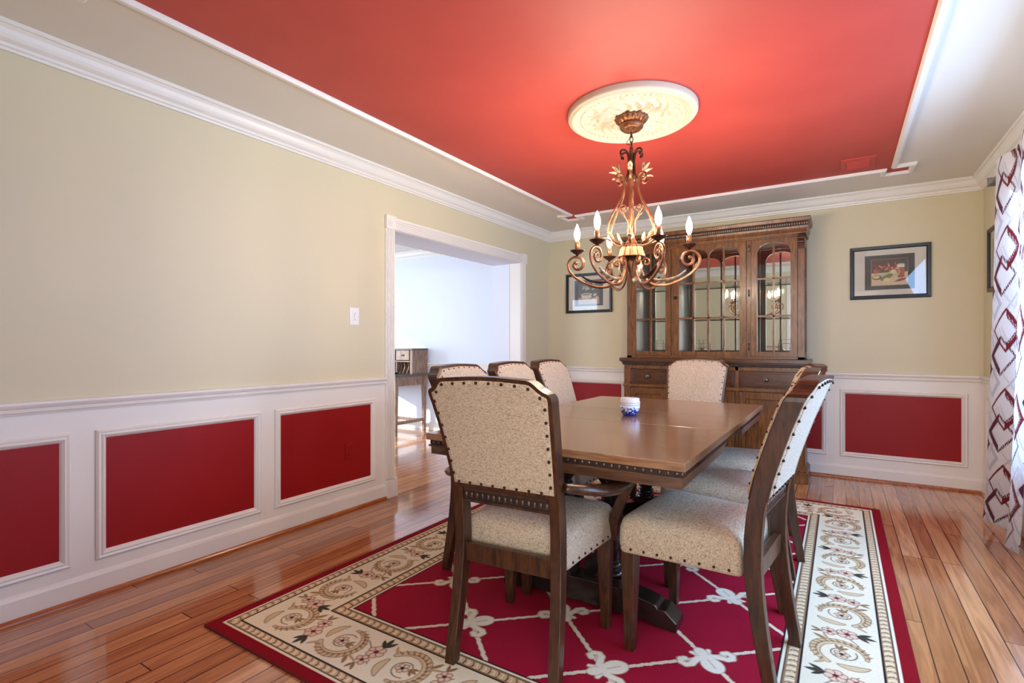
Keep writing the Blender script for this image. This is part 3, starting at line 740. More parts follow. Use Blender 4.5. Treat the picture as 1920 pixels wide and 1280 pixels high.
# ================================================================ TABLE
TX0, TX1, TY0, TY1 = 1.385, 2.460, 1.655, 3.560
TC = ((TX0+TX1)/2, (TY0+TY1)/2)
root = empty('dining_table', (TC[0], TC[1], .011)); tag(root, 'long dark walnut trestle dining table with a beaded apron, on the rug', 'table')
hx, hy = (TX1-TX0)/2, (TY1-TY0)/2; ZT = .759
seams = [TY0-TC[1], 2.06-TC[1], 2.60-TC[1], 3.05-TC[1], TY1-TC[1]]
for nm, y0, y1, in (('tabletop', -hy, -.205), ('extension_leaf', -.2036, .2536), ('tabletop', .255, hy)):
    mb = MB(); mb.box(-hx, hx, y0, y1, ZT-.028, ZT, 0)
    o = mb.build(nm, ['table', 'table_edge'], root, .0025)
def apron(y0, y1, endy):
    mb = MB(); i1, i2 = .014, .010
    xs = hx
    y0_ = y0+(i1 if endy < 0 else 0); y1_ = y1-(i1 if endy > 0 else 0)
    mb.box(-xs+i1, xs-i1, y0_, y1_, ZT-.050, ZT-.028, 0)                      # bead course backing
    y0b = y0+(.008 if endy < 0 else 0); y1b = y1-(.008 if endy > 0 else 0)
    mb.box(-xs+.008, xs-.008, y0b, y1b, ZT-.056, ZT-.049, 1)
    y0c = y0+(.016 if endy < 0 else 0); y1c = y1-(.016 if endy > 0 else 0)
    mb.box(-xs+.016, xs-.016, y0c, y1c, ZT-.088, ZT-.056, 1)
    ye = (y0_ if endy < 0 else y1_)
    n = 38
    for k in range(n):
        x = -xs+.03+(2*xs-.06)*k/(n-1); mb.ball((x, ye, ZT-.039), .0092, 2, 8, 5, (.8, .45, 1.0))
    m_ = int((y1-y0)/.028)
    for k in range(m_):
        y = y0+.02+(y1-y0-.04)*k/(m_-1)
        for sx in (-1, 1): mb.ball((sx*(xs-i1), y, ZT-.039), .0092, 2, 8, 5, (.45, .8, 1.0))
    mb.build('apron', ['groove', 'table_edge', 'bead'], root, 0)
apron(-hy, -.205, -1); apron(.255, hy, 1)
mb = MB(); mb.box(-hx+.05, hx-.05, -.2, .25, ZT-.070, ZT-.028); mb.build('leaf_rail', 'table_edge', root)
mb = MB(); mb.box(-.30, -.24, -hy+.42, hy-.42, ZT-.13, ZT-.088); mb.build('runner', 'black_wood', root); mb = MB(); mb.box(.24, .30, -hy+.42, hy-.42, ZT-.13, ZT-.088); mb.build('runner', 'black_wood', root)
def pedestal(y):
    mb = MB()   # cross foot
    pts = []
    L_ = .405
    prof = [(-L_, 0), (-L_, .035), (-L_+.045, .075), (-L_+.075, .075), (-L_+.085, .088), (-.18, .118), (.18, .118), (L_-.085, .088), (L_-.075, .075), (L_-.045, .075), (L_, .035), (L_, 0), (L_-.09, 0), (L_-.11, .015), (-L_+.11, .015), (-L_+.09, 0)]
    a = [(x, y-.052, z) for x, z in prof]; b = [(x, y+.052, z) for x, z in prof]
    n = len(prof); mb.add(a+b, [list(range(n))[::-1], list(range(n, 2*n))]+[(i, (i+1) % n, (i+1) % n+n, i+n) for i in range(n)][::1])
    ft = mb.build('trestle_foot', 'black_wood', root, .004)
    for x in (-.115, .115):
        c = MB(); c.box(x-.06, x+.06, y-.05, y+.05, .116, .15)
        c.lathe([(.052, .15), (.056, .16), (.050, .172), (.040, .180), (.050, .192), (.046, .204), (.036, .214), (.044, .228), (.056, .26), (.064, .31), (.060, .36), (.046, .42), (.036, .47), (.032, .50), (.044, .512), (.034, .524), (.046, .54), (.070, .57), (.076, .60), (.060, .628), (.052, .64)], (x, y, 0), 24, 0)
        c.box(x-.058, x+.058, y-.05, y+.05, .636, .672); c.build('column', 'black_wood', root, .003)
    h_ = MB(); h_.box(-.36, .36, y-.045, y+.045, ZT-.12, ZT-.088); h_.build('cross_head', 'black_wood', root, .004)
yp = 2.108-TC[1]
yq = 3.285-TC[1]; pedestal(yp); pedestal(yq)
mb = MB(); mb.box(-.035, .035, yp+.05, yq-.05, .10, .155); mb.build('stretcher', 'black_wood', root, .003)

# jar on the table
root = empty('lidded_jar', (1.925, 2.655, .011+ZT)); tag(root, 'small blue and white porcelain jar with white lid on the dining table', 'jar')
mb = MB(); mb.lathe([(.0, 0), (.034, 0), (.037, .004), (.046, .020), (.052, .040), (.053, .056)], seg=32); mb.build('jar_body', 'jar', root)
mb = MB(); mb.lathe([(.053, .0558), (.053, .066), (.050, .068), (.030, .068)], seg=32); mb.build('rim', 'porcelain', root)
mb = MB(); mb.lathe([(.03, .068), (.054, .068), (.054, .074), (.050, .078), (.050, .090), (.044, .0945), (.0, .096)], seg=32); mb.build('lid', 'porcelain', root)

# ================================================================ CHANDELIER
CX, CY = 1.886, 2.79
# medallion
def medallion():
    nr, na = 70, 288; vs = []; fs = []
    for i in range(nr+1):
        r = .352*i/nr
        for j in range(na):
            t = 2*math.pi*j/na
            h = .020
            if r > .335: h = .012+.010*math.sqrt(max(0, 1-((r-.335)/.017)**2))
            elif r > .315: h = .030
            elif r > .305: h = .026
            elif r > .288: h = .022
            elif r > .262:
                dr = (r-.275)/.011; ph = (t*56/(2*math.pi)) % 1-.5; q = 1-dr*dr-(ph/.42)**2; h = .014+(.012*math.sqrt(q) if q > 0 else 0)
            elif r > .255: h = .018
            elif r > .07:
                k = 8; u = ((t*k/(2*math.pi)+.9*math.sin(r*30)*.25) % 1-.5)*2; e = (r-.07)/.185
                h = .010+.010*abs(math.sin(e*9+3*u*math.sin(e*5)))*math.exp(-.5*u*u)+.007*math.cos(u*7+e*8)*math.sin(math.pi*e)
            else: h = .024
            h += .012
            vs.append((r*math.cos(t), r*math.sin(t), -h))
    for i in range(nr):
        for j in range(na):
            a = i*na+j; b = i*na+(j+1) % na; fs.append((a, a+na, b+na, b))
    b0 = len(vs)
    for j in range(na): t = 2*math.pi*j/na; vs.append((.352*math.cos(t), .352*math.sin(t), 0))
    for j in range(na): fs.append((nr*na+j, b0+j, b0+(j+1) % na, nr*na+(j+1) % na))
    mb = MB(); mb.add(vs, fs, 0, True)
    o = mb.build('ceiling_medallion', 'plaster', None, 0, (CX, CY, H-.002)); tag(o, 'round cream plaster medallion with bead ring on the red ceiling', 'ceiling medallion')
medallion()
root = empty('chandelier', (CX, CY, 0)); tag(root, 'bronze scrollwork chandelier with six lit candle bulbs hanging over the table', 'chandelier')
mb = MB(); mb.lathe([(.0, 2.415), (.086, 2.413), (.091, 2.404), (.080, 2.388), (.062, 2.372)], seg=96, flute=(18, .05)); mb.lathe([(.060, 2.376), (.066, 2.366), (.063, 2.352), (.050, 2.340), (.024, 2.334), (.010, 2.332), (.0, 2.328)], seg=32)
mb.build('canopy', 'bronze', root)
mb = MB()
for k in range(4):
    z = 2.318-.030*k; pts = []
    for j in range(13):
        t = 2*math.pi*j/12; a = .008*math.cos(t); b = .020*math.sin(t)
        pts.append((a, 0, z+b) if k % 2 else (0, a, z+b))
    mb.tube(pts, .0026, 6); mb.build('chain_link', 'bronze_dark', root); mb = MB()
mb.tube(cmr([(0, 0, 2.335), (-.012, .004, 2.30), (-.026, .004, 2.285), (-.028, .004, 2.27), (-.012, .004, 2.262), (.003, .002, 2.262)], 6), .0018, 5)
mb.build('cord', 'bronze_dark', root)
# central twisted stem
mb = MB(); rg = []
for i in range(61):
    z = 2.22-(2.22-1.70)*i/60; rr = []
    for j in range(12):
        t = 2*math.pi*j/12; r = .0125*(1+.22*math.cos(3*(t+z*40))); rr.append((r*math.cos(t), r*math.sin(t), z))
    rg.append(rr)
mb.rings(rg); mb.build('stem', 'bronze', root)
mb = MB(); mb.lathe([(.0, 1.740), (.016, 1.738), (.022, 1.728), (.030, 1.712), (.046, 1.700), (.064, 1.696), (.066, 1.690)], seg=32)
mb.lathe([(.060, 1.694), (.058, 1.686), (.062, 1.666), (.070, 1.640), (.074, 1.632), (.066, 1.630), (.0, 1.640)], seg=120, flute=(20, .05))
mb.lathe([(.030, 1.634), (.030, 1.60), (.020, 1.56), (.010, 1.52), (0, 1.50)], seg=20)
mb.build('hub', 'bronze', root)
def spiral(c, r0, r1, a0, a1, n=22): return [(c[0]+(r0+(r1-r0)*(k/(n-1)))*math.cos(R(a0+(a1-a0)*k/(n-1))), c[1]+(r0+(r1-r0)*(k/(n-1)))*math.sin(R(a0+(a1-a0)*k/(n-1)))) for k in range(n)]
def rad(P, th): return [(p[0]*math.cos(th), p[0]*math.sin(th), p[1]) for p in P]
def c2(P, n=8): return [(v[0], v[1]) for v in cmr([(a, b, 0) for a, b in P], n)]
th0 = R(-57.5+12.5)  # first arm direction
for k in range(6):
    th = th0-R(60*k)
    # arm
    P = list(reversed(spiral((.078, 1.600), .024, .008, 170, -190, 18)))
    P += c2([(.052, 1.590), (.060, 1.545), (.086, 1.500), (.130, 1.474), (.190, 1.472), (.255, 1.494), (.315, 1.530), (.350, 1.568), (.360, 1.605)], 6)[1:]
    P += spiral((.306, 1.605), .054, .012, 0, 420, 34)[1:]
    n = len(P); mb = MB(); mb.tube(rad(P, th), [.0058 if 12 < i < n-8 else .0075 if i >= n-8 else .0068 for i in range(n)], 8, 0, (1, 1.5))
    mb.ball((P[-1][0]*math.cos(th), P[-1][0]*math.sin(th), P[-1][1]), .012, 0, 10, 6)
    mb.ball((P[0][0]*math.cos(th), P[0][0]*math.sin(th), P[0][1]), .010, 0, 10, 6)
    arm = mb.build('arm', 'bronze', root)
    bx, by = .305*math.cos(th), .305*math.sin(th)
    mb = MB(); mb.lathe([(.006, 1.656), (.010, 1.664), (.022, 1.670), (.040, 1.684), (.042, 1.687), (.036, 1.684), (.014, 1.680)], (bx, by, 0), 28); mb.build('drip_pan', 'bronze_dark', arm)
    mb = MB(); mb.lathe([(.0135, 1.680), (.0135, 1.735), (.011, 1.737), (.009, 1.746)], (bx, by, 0), 18); mb.build('candle_sleeve', 'bronze', arm)
    mb = MB(); mb.lathe([(.008, 1.744), (.012, 1.754), (.0165, 1.772), (.0165, 1.788), (.012, 1.808), (.006, 1.824), (.0015, 1.836), (0, 1.838)], (bx, by, 0), 16); mb.build('bulb', 'bulb', arm)
    # acanthus leaf lying on the arm
    mb = MB(); base_ = c2([(.10, 1.492), (.15, 1.480), (.20, 1.483), (.25, 1.500), (.29, 1.53)], 4); nb = len(base_)
    vs = []; fs = []
    for i, (r, z) in enumerate(base_):
        w_ = .020*math.sin(math.pi*(i+.3)/nb)*(1 if i % 2 else .55)+.002; c_, s_ = math.cos(th), math.sin(th)
        for q in (-1, 0, 1): vs.append(((r)*c_-q*w_*s_, (r)*s_+q*w_*c_, z+.012+(.010 if q else 0)))
    for i in range(nb-1):
        for q in (0, 1): a = i*3+q; fs.append((a, a+1, a+4, a+3))
    mb.add(vs, fs, 0, True); lf = mb.build('leaf', 'leaf' if k % 2 else 'bronze_dark', arm)
    sd = lf.modifiers.new('solid', 'SOLIDIFY'); sd.thickness = .003
for k in range(6):   # cage bars
    th = th0-R(60*k+30)
    P = list(reversed(spiral((.074, 2.066), .030, .008, 175, -200, 22)))
    P += c2([(.044, 2.060), (.045, 2.01), (.066, 1.950), (.100, 1.890), (.130, 1.830), (.140, 1.780), (.128, 1.742), (.098, 1.715), (.066, 1.702)], 6)[1:]
    mb = MB(); mb.tube(rad(P, th), .0055, 8, 0, (1, 1.3)); bar = mb.build('cage_bar', 'bronze', root)
    mb = MB(); Q = spiral((.046, 1.902), .026, .008, -80, 300, 20)
    mb.tube(rad([(.018, 1.76), (.020, 1.83)]+Q, th), .004, 8); mb.build('scroll', 'bronze', bar); mb = MB(); Q = [(.016, 2.17), (.022, 2.205)]+spiral((.052, 2.205), .030, .010, 175, -40, 14)
    mb.tube(rad([(.040, 2.05), (.020, 2.10)]+Q, th), .0055, 8); mb.ball((Q[-1][0]*math.cos(th), Q[-1][0]*math.sin(th), Q[-1][1]), .010, 0)
    mb.build('scroll', 'bronze_dark', bar)
    # small cream leaf sprays, upper and lower
    c_, s_ = math.cos(th), math.sin(th)
    for (r, z, dr, dz, ln) in ((.075, 2.095, .75, .65, .055), (.075, 2.095, .15, 1, .055), (.082, 2.09, 1, .1, .05), (.10, 1.72, .8, .9, .07), (.07, 1.715, .35, 1, .05), (.12, 1.715, 1, .35, .05)):
        L_ = math.hypot(dr, dz); dr /= L_; dz /= L_; pts = []
        for i in range(6):
            t = i/5; w_ = .013*math.sin(math.pi*min(1, t*.9+.08)); rr, zz = r+dr*ln*t, z+dz*ln*t+.006*math.sin(t*3)
            pts.append([(rr*c_-q*w_*s_, rr*s_+q*w_*c_, zz-abs(q)*.004) for q in (-1, 0, 1)])
        vs = [p for row in pts for p in row]; mb = MB(); mb.add(vs, [(i*3+q, i*3+q+1, i*3+q+4, i*3+q+3) for i in range(5) for q in (0, 1)], 0, True)
        lf = mb.build('spray_leaf', 'leaf', bar); sd = lf.modifiers.new('solid', 'SOLIDIFY'); sd.thickness = .003
for k in range(3):   # pale leaves hanging under the hub
    th = th0-R(120*k-15); c_, s_ = math.cos(th), math.sin(th); rows = []
    for i in range(9):
        t = i/8; w_ = .020*math.sin(math.pi*(t*.85+.1))*(1.15 if i % 2 else .7); rr = .050+.018*math.sin(t*4); zz = 1.625-.13*t
        rows.append([(rr*c_-q*w_*s_, rr*s_+q*w_*c_, zz) for q in (-1, 0, 1)])
    mb = MB(); mb.add([p for r_ in rows for p in r_], [(i*3+q, i*3+q+1, i*3+q+4, i*3+q+3) for i in range(8) for q in (0, 1)], 0, True)
    lf = mb.build('hanging_leaf', 'leaf', root); sd = lf.modifiers.new('solid', 'SOLIDIFY'); sd.thickness = .003

# ================================================================ CHINA CABINET
def cabinet():
    root = empty('china_cabinet', (1.85, 5.08, 0)); tag(root, 'tall dark walnut china cabinet with arched glass doors against the back wall', 'cabinet')
    def B(mb, name, mats, par=root, bev=0):
        mb.xform(Matrix.Translation((-1.85, -5.08, 0))); return mb.build(name, mats, par, bev)
    YB = 5.275; FB = 4.885; FU = 4.945
    X0, X1 = 1.075, 2.622      # base body
    U0, U1 = 1.080, 2.618      # upper body
    mb = MB()                  # base carcass
    mb.box(X0, X1, FB+.02, YB, .09, .955)
    mb.box(X0-.004, X0+.062, FB, FB+.05, .09, .955); mb.box(X1-.062, X1+.004, FB, FB+.05, .09, .955)
    for x in (1.495, 2.086): mb.box(x, x+.03, FB+.004, FB+.04, .09, .955)
    mb.box(X0, X1, FB+.004, FB+.04, .918, .955); mb.box(X0-.01, X1+.01, FB-.010, YB, .742, .768); mb.box(X0, X1, FB+.004, FB+.04, .09, .13)
    B(mb, 'base', 'hutch', bev=.003)
    mb = MB(); mb.box(X0-.022, X1+.022, FB-.020, YB, .0, .095); mb.box(X0-.012, X1+.012, FB-.012, YB, .095, .110); B(mb, 'plinth', 'hutch', bev=.005)
    mb = MB(); mb.box(X0-.040, X1+.040, FB-.035, YB, .988, 1.022); mb.box(X0-.026, X1+.026, FB-.022, YB, .976, .988); mb.box(X0-.012, X1+.012, FB-.008, YB, .955, .978)
    B(mb, 'ledge', 'hutch_dark', bev=.003)
    mb = MB(); mb.box(X0-.016, X1+.016, FB-.014, FB-.007, .956, .977, 0)
    n = 92
    for k in range(n): mb.ball((X0+(X1-X0)*k/(n-1), FB-.015, .966), .0072, 1, 6, 4, (.8, .6, 1))
    for k in range(22): mb.ball((X1+.015, FB+.38*k/21, .966), .0072, 1, 6, 4, (.6, .8, 1))
    B(mb, 'bead_strip', ['groove', 'bead'])
    def knob(par, x, z, y=FB-.002):
        k_ = MB(); seg = 16
        prof = [(.010, 0), (.008, -.010), (.016, -.016), (.019, -.022), (.015, -.029), (.006, -.031), (0, -.031)]
        rg = [[(x+r*math.cos(2*math.pi*j/seg), y+d, z+r*math.sin(2*math.pi*j/seg)) for j in range(seg)] for r, d in prof]
        k_.rings([r[::-1] for r in rg]); return B(k_, 'knob', 'pewter', par)
    for a, b in ((1.142, 1.49), (1.53, 2.082), (2.12, 2.556)):
        mb = MB(); mb.box(a, b, FB-.004, FB+.03, .783, .912, 0); mb.box(a+.014, b-.014, FB-.009, FB-.003, .797, .898, 0)
        d = B(mb, 'drawer', 'hutch_dark', bev=.003)
        for kx in ([(a+b)/2] if b-a < .5 else [a+.13, b-.13]): knob(d, kx, .848, FB-.009)
    for a, b in ((1.142, 1.49), (1.53, 1.802), (1.810, 2.082), (2.12, 2.556)):
        mb = MB(); z0, z1 = .135, .735; s_ = .05
        mb.box(a, a+s_, FB-.004, FB+.02, z0, z1); mb.box(b-s_, b, FB-.004, FB+.02, z0, z1); mb.box(a+s_, b-s_, FB-.004, FB+.02, z1-s_-.01, z1); mb.box(a+s_, b-s_, FB-.004, FB+.02, z0, z0+s_)
        mb.box(a+s_, b-s_, FB+.008, FB+.02, z0+s_, z1-s_); d = B(mb, 'door', 'hutch', bev=.003)
    # upper case
    mb = MB()
    mb.box(U0, U0+.022, FU+.01, YB, 1.022, 2.08)
    # right and left sides with open lattice window: frame
    mb.box(U1-.022, U1, FU+.01, FU+.06, 1.022, 2.08); mb.box(U1-.022, U1, YB-.05, YB, 1.022, 2.08)
    mb.box(U1-.022, U1, FU+.06, YB-.05, 1.022, 1.08); mb.box(U1-.022, U1, FU+.06, YB-.05, 1.98, 2.08)
    for z in (1.394, 1.718): mb.box(U1-.020, U1-.004, FU+.06, YB-.05, z-.009, z+.009)
    mb.box(U0, U1, FU+.01, YB, 1.022, 1.036); mb.box(U0, U1, FU+.01, YB, 2.065, 2.08)
    for x in (1.514, 2.172): mb.box(x, x+.036 if x > 2 else x+.022, FU+.004, FU+.03, 1.022, 2.08)
    for x in (1.525, 2.19): mb.box(x-.009, x+.009, FU+.03, YB-.01, 1.036, 2.065)
    mb.box(U0, 1.128, FU, FU+.03, 1.022, 2.08); mb.box(2.566, U1, FU, FU+.03, 1.022, 2.08)
    mb.box(U0, U1, FU, FU+.03, 2.060, 2.08); mb.box(U0, U1, FU, FU+.03, 1.022, 1.044)
    B(mb, 'upper_case', 'hutch', bev=.002)
    for x in (1.104, 2.592):   # corbels
        mb = MB()
        for z, d, hz in ((2.045, .030, .020), (2.012, .024, .014), (1.988, .020, .010), (1.965, .012, .012)): mb.tube([(x-.022, FU-.002, z), (x+.022, FU-.002, z)], d*.62, 12, 0)
        mb.box(x-.024, x+.024, FU-.006, FU+.002, 1.95, 2.07); B(mb, 'corbel', 'hutch_dark')
    mb = MB(); xa, xb = U0+.02, U1-.02; mb.hexa([(xa, YB-.012, 1.036), (xb, YB-.012, 1.036), (xb, YB-.002, 1.036), (xa, YB-.002, 1.036)], [(xa, YB-.024, 2.065), (xb, YB-.024, 2.065), (xb, YB-.002, 2.065), (xa, YB-.002, 2.065)]); B(mb, 'mirror_back', 'mirror')
    for z in (1.394, 1.718):
        mb = MB(); mb.box(U0+.024, U1-.024, FU+.05, YB-.028, z-.003, z+.003); B(mb, 'glass_shelf', 'glass')
    mb = MB(); mb.box(U1-.014, U1-.010, FU+.06, YB-.05, 1.08, 1.98); B(mb, 'side_pane', 'glass')
    # glazed doors
    def door(a, b, ga, gb, narch, sv):
        mb = MB(); z0, z1 = 1.046, 2.058; gz0 = 1.086; y0, y1 = FU-.006, FU+.016; zs, zt = 1.948, 2.028
        mb.box(a, ga, y0, y1, z0, z1); mb.box(gb, b, y0, y1, z0, z1); mb.box(ga, gb, y0, y1, z0, gz0)
        aw = (gb-ga)/narch; n = 14*narch
        def az(x):
            u = ((x-ga) % aw)/aw*2-1
            if x >= gb-1e-6: u = 1
            return zs+(zt-zs)*math.sqrt(max(0, 1-abs(u)**2.2))
        for k in range(n):
            xa = ga+(gb-ga)*k/n; xb = ga+(gb-ga)*(k+1)/n; za, zb = az(xa), az(xb-1e-5 if (k+1) % 14 == 0 and k+1 < n else xb)
            mb.hexa([(xa, y0, za), (xb, y0, zb), (xb, y1, zb), (xa, y1, za)], [(xa, y0, z1), (xb, y0, z1), (xb, y1, z1), (xa, y1, z1)])
        d = B(mb, 'glass_door', 'hutch', bev=0)
        mb = MB()
        for x in sv: mb.box(x-.008, x+.008, y0+.002, y1-.004, gz0, zt-.004 if True else zs)
        for z in (1.394, 1.718): mb.box(ga, gb, y0+.002, y1-.004, z-.008, z+.008)
        B(mb, 'muntin', 'hutch', d)
        mb = MB(); mb.box(ga-.004, gb+.004, FU+.008, FU+.011, gz0-.004, zt+.002); B(mb, 'pane', 'glass', d)
        return d
    door(1.130, 1.512, 1.178, 1.462, 1, [1.320])
    dc = door(1.538, 2.170, 1.590, 2.116, 2, [1.7215, 1.853, 1.9845])
    door(2.210, 2.564, 2.258, 2.514, 1, [2.386])
    k_ = MB(); x, z, y = 1.560, 1.590, FU-.006; rg = [[(x+r*math.cos(2*math.pi*j/16), y+d_, z+r*math.sin(2*math.pi*j/16)) for j in range(16)][::-1] for r, d_ in [(.008, 0), (.007, -.010), (.014, -.016), (.016, -.023), (.010, -.030), (0, -.031)]]
    k_.rings(rg); B(k_, 'knob', 'black', dc)
    for z in (1.13, 1.60, 1.99):
        h_ = MB(); h_.tube([(2.191, FU-.004, z-.03), (2.191, FU-.004, z+.03)], .006, 8); B(h_, 'hinge', 'pewter', dc)
    # cornice around three sides
    mb = MB(); path = [(U1, YB), (U1, FU), (U0, FU), (U0, YB)]
    pr = [(0, 2.078), (-.012, 2.078), (-.016, 2.092), (-.014, 2.108), (-.020, 2.124), (-.024, 2.150), (-.024, 2.172), (-.040, 2.180), (-.046, 2.205), (-.046, 2.212), (0, 2.212)]
    mb.sweep([(-a, b) for a, b in pr], path, False, 0, lambda x, y, b: (x, y, b)); mb.box(U0, U1, FU, YB, 2.08, 2.210)
    B(mb, 'cornice', 'hutch')
    mb = MB(); mb.box(U0-.026, U1+.026, FU-.0285, FU-.022, 2.142, 2.174, 0)
    for k in range(88): mb.ball((U0-.018+(U1-U0+.036)*k/87, FU-.032, 2.158), .0098, 2, 8, 5, (.72, .7, 1))
    B(mb, 'bead_strip', ['groove', 'bead', 'bead_light'])
cabinet()
def wire_stand(x, label):
    root = MB(); y = 5.11; z0 = 1.0375
    for dy in (-.03, .04):
        h = .155 if dy > 0 else .12
        root.tube([(x-.045, y+dy, z0+.002), (x-.045, y+dy, z0+h), (x+.045, y+dy, z0+h), (x+.045, y+dy, z0+.002)], .0024, 6)
    for dx in (-.045, .045): root.tube([(x+dx, y-.06, z0+.0025), (x+dx, y+.06, z0+.0025)], .0024, 6)
    o = root.build('plate_stand', 'wire'); tag(o, label, 'plate stand', 'black wire plate stands in the cabinet'); return o
wire_stand(2.455, 'black wire plate stand behind the right glass door of the cabinet')
wire_stand(1.27, 'black wire plate stand behind the left glass door of the cabinet')
wire_stand(1.72, 'black wire plate stand behind the middle glass door of the cabinet')

# ================================================================ PICTURES
def still_life(cv, kind):
    w_, h_ = cv.w, cv.h; rnd = random.Random(kind)
    if kind == 1:
        cv.rect(0, w_, 0, h_, lin(58, 36, 26)); cv.rect(.045, w_-.045, .035, h_-.035, lin(200, 170, 140)); cv.rect(.047, w_-.047, .037, h_-.037, lin(92, 60, 40))
        cv.rect(.047, w_-.047, .037, .037+h_*.36, lin(222, 184, 146)); cv.rect(w_*.7, w_-.047, h_*.55, h_-.037, lin(70, 62, 46))
        for k in range(34): cv.ell(.07+rnd.random()*w_*.48, h_*(.50+.22*rnd.random()), .013+.008*rnd.random(), .006, lin(*rnd.choice([(150, 40, 26), (190, 78, 52), (120, 26, 18), (214, 130, 96)])), rnd.random()*3)
        cv.ell(w_*.50, h_*.42, .07, .022, lin(196, 186, 140), .1); cv.ell(w_*.45, h_*.36, .05, .018, lin(130, 112, 60), .5)
        cv.ell(w_*.25, h_*.36, .032, .020, lin(90, 54, 28)); cv.ell(w_*.24, h_*.37, .024, .014, lin(222, 196, 140)); cv.ell(w_*.45, h_*.28, .022, .016, lin(226, 208, 150)); cv.ell(w_*.58, h_*.50, .018, .018, lin(232, 204, 150))
        cv.rect(w_*.66, w_*.80, h_*.36, h_*.62, lin(172, 84, 28)); cv.ell(w_*.73, h_*.36, w_*.07, .010, lin(150, 70, 22)); cv.rect(w_*.66, w_*.80, h_*.62, h_*.70, lin(236, 222, 200)); cv.ell(w_*.73, h_*.70, w_*.07, .008, lin(210, 196, 170))
        cv.ell(w_*.655, h_*.5, .014, .030, lin(206, 180, 140), 0, None, .003); cv.ell(w_*.74, h_*.27, .034, .010, lin(160, 50, 30), .25); cv.seg((w_*.6, h_*.22), (w_*.72, h_*.25), .002, .006, lin(110, 30, 20))
    else:
        cv.rect(0, w_, 0, h_, lin(74, 66, 68)); cv.rect(.045, w_-.045, .02, h_-.05, lin(104, 92, 88)); cv.rect(.045, w_-.045, .02, .02+h_*.25, lin(190, 150, 124))
        for k in range(12): cv.ell(w_*(.3+.4*rnd.random()), h_*(.6+.28*rnd.random()), .018, .010, lin(*rnd.choice([(206, 180, 150), (180, 150, 126), (150, 140, 120)])), rnd.random()*3)
        cv.ell(w_*.42, h_*.36, .062, .030, lin(224, 210, 190)); cv.ell(w_*.42, h_*.44, .066, .016, lin(236, 226, 206)); cv.ell(w_*.42, h_*.44, .056, .010, lin(150, 130, 104))
        for a, b in ((.72, .42), (.78, .30), (.68, .26)): cv.ell(w_*a, h_*b, .022, .016, lin(220, 190, 164), a*5)
def picture(name, pl, a0, a1, z0, z1, kind, lab, rot=0):
    root = empty(name, pl((a0+a1)/2, z0, 0)); tag(root, lab, 'picture'); inv = Matrix.Translation(-root.location)
    fr = MB(); f = .030
    pr = [(-f/2, 0), (-f/2, .018), (-f/2+.004, .022), (f/2-.006, .020), (f/2, .012), (f/2, 0)]
    fr.sweep(pr, [(a0+f/2, z0+f/2), (a1-f/2, z0+f/2), (a1-f/2, z1-f/2), (a0+f/2, z1-f/2)], True, 0, lambda a, z, b: pl(a, z, b+.002))
    fr.xform(inv).build('frame', 'black', root)
    def sheet(nm, mt, i0, i1, j0, j1, o):
        m = MB(); q = [pl(i0, j0, o), pl(i1, j0, o), pl(i1, j1, o), pl(i0, j1, o)]; q2 = [pl(i0, j0, o-.002), pl(i1, j0, o-.002), pl(i1, j1, o-.002), pl(i0, j1, o-.002)]
        m.hexa(q2, q); return m.xform(inv).build(nm, mt, root)
    sheet('mat_board', 'mat_board', a0+f-.002, a1-f+.002, z0+f-.002, z1-f+.002, .008)
    ma = (a1-a0)*.19; mz = (z1-z0)*.17; cv = Canvas(a1-a0-2*ma, z1-z0-2*mz, .0025, (1, 1, 1)); still_life(cv, kind)
    def pos(X, Y):
        p0 = Vector(pl(a0+ma, z0+mz, .0095)); px = Vector(pl(a0+ma+1, z0+mz, .0095))-p0; o = p0-root.location
        return o.x+px.x*X, o.y+px.y*X, o.z+Y
    cv.mesh('print', pos, 'paint', root)
    sheet('glazing', 'glass', a0+f-.002, a1-f+.002, z0+f-.002, z1-f+.002, .0135)
picture('framed_picture', Bp, 2.940, 3.484, 1.531, 1.971, 1, 'black framed still life of crayfish and a beer mug, right of the cabinet')
picture('framed_picture', Bp, .233, .784, 1.505, 1.945, 2, 'black framed still life of a bowl, left of the cabinet behind the chandelier')
picture('framed_picture', Rp, 4.60, 5.085, 1.531, 1.990, 2, 'black framed picture on the right wall, mostly hidden by the curtain')

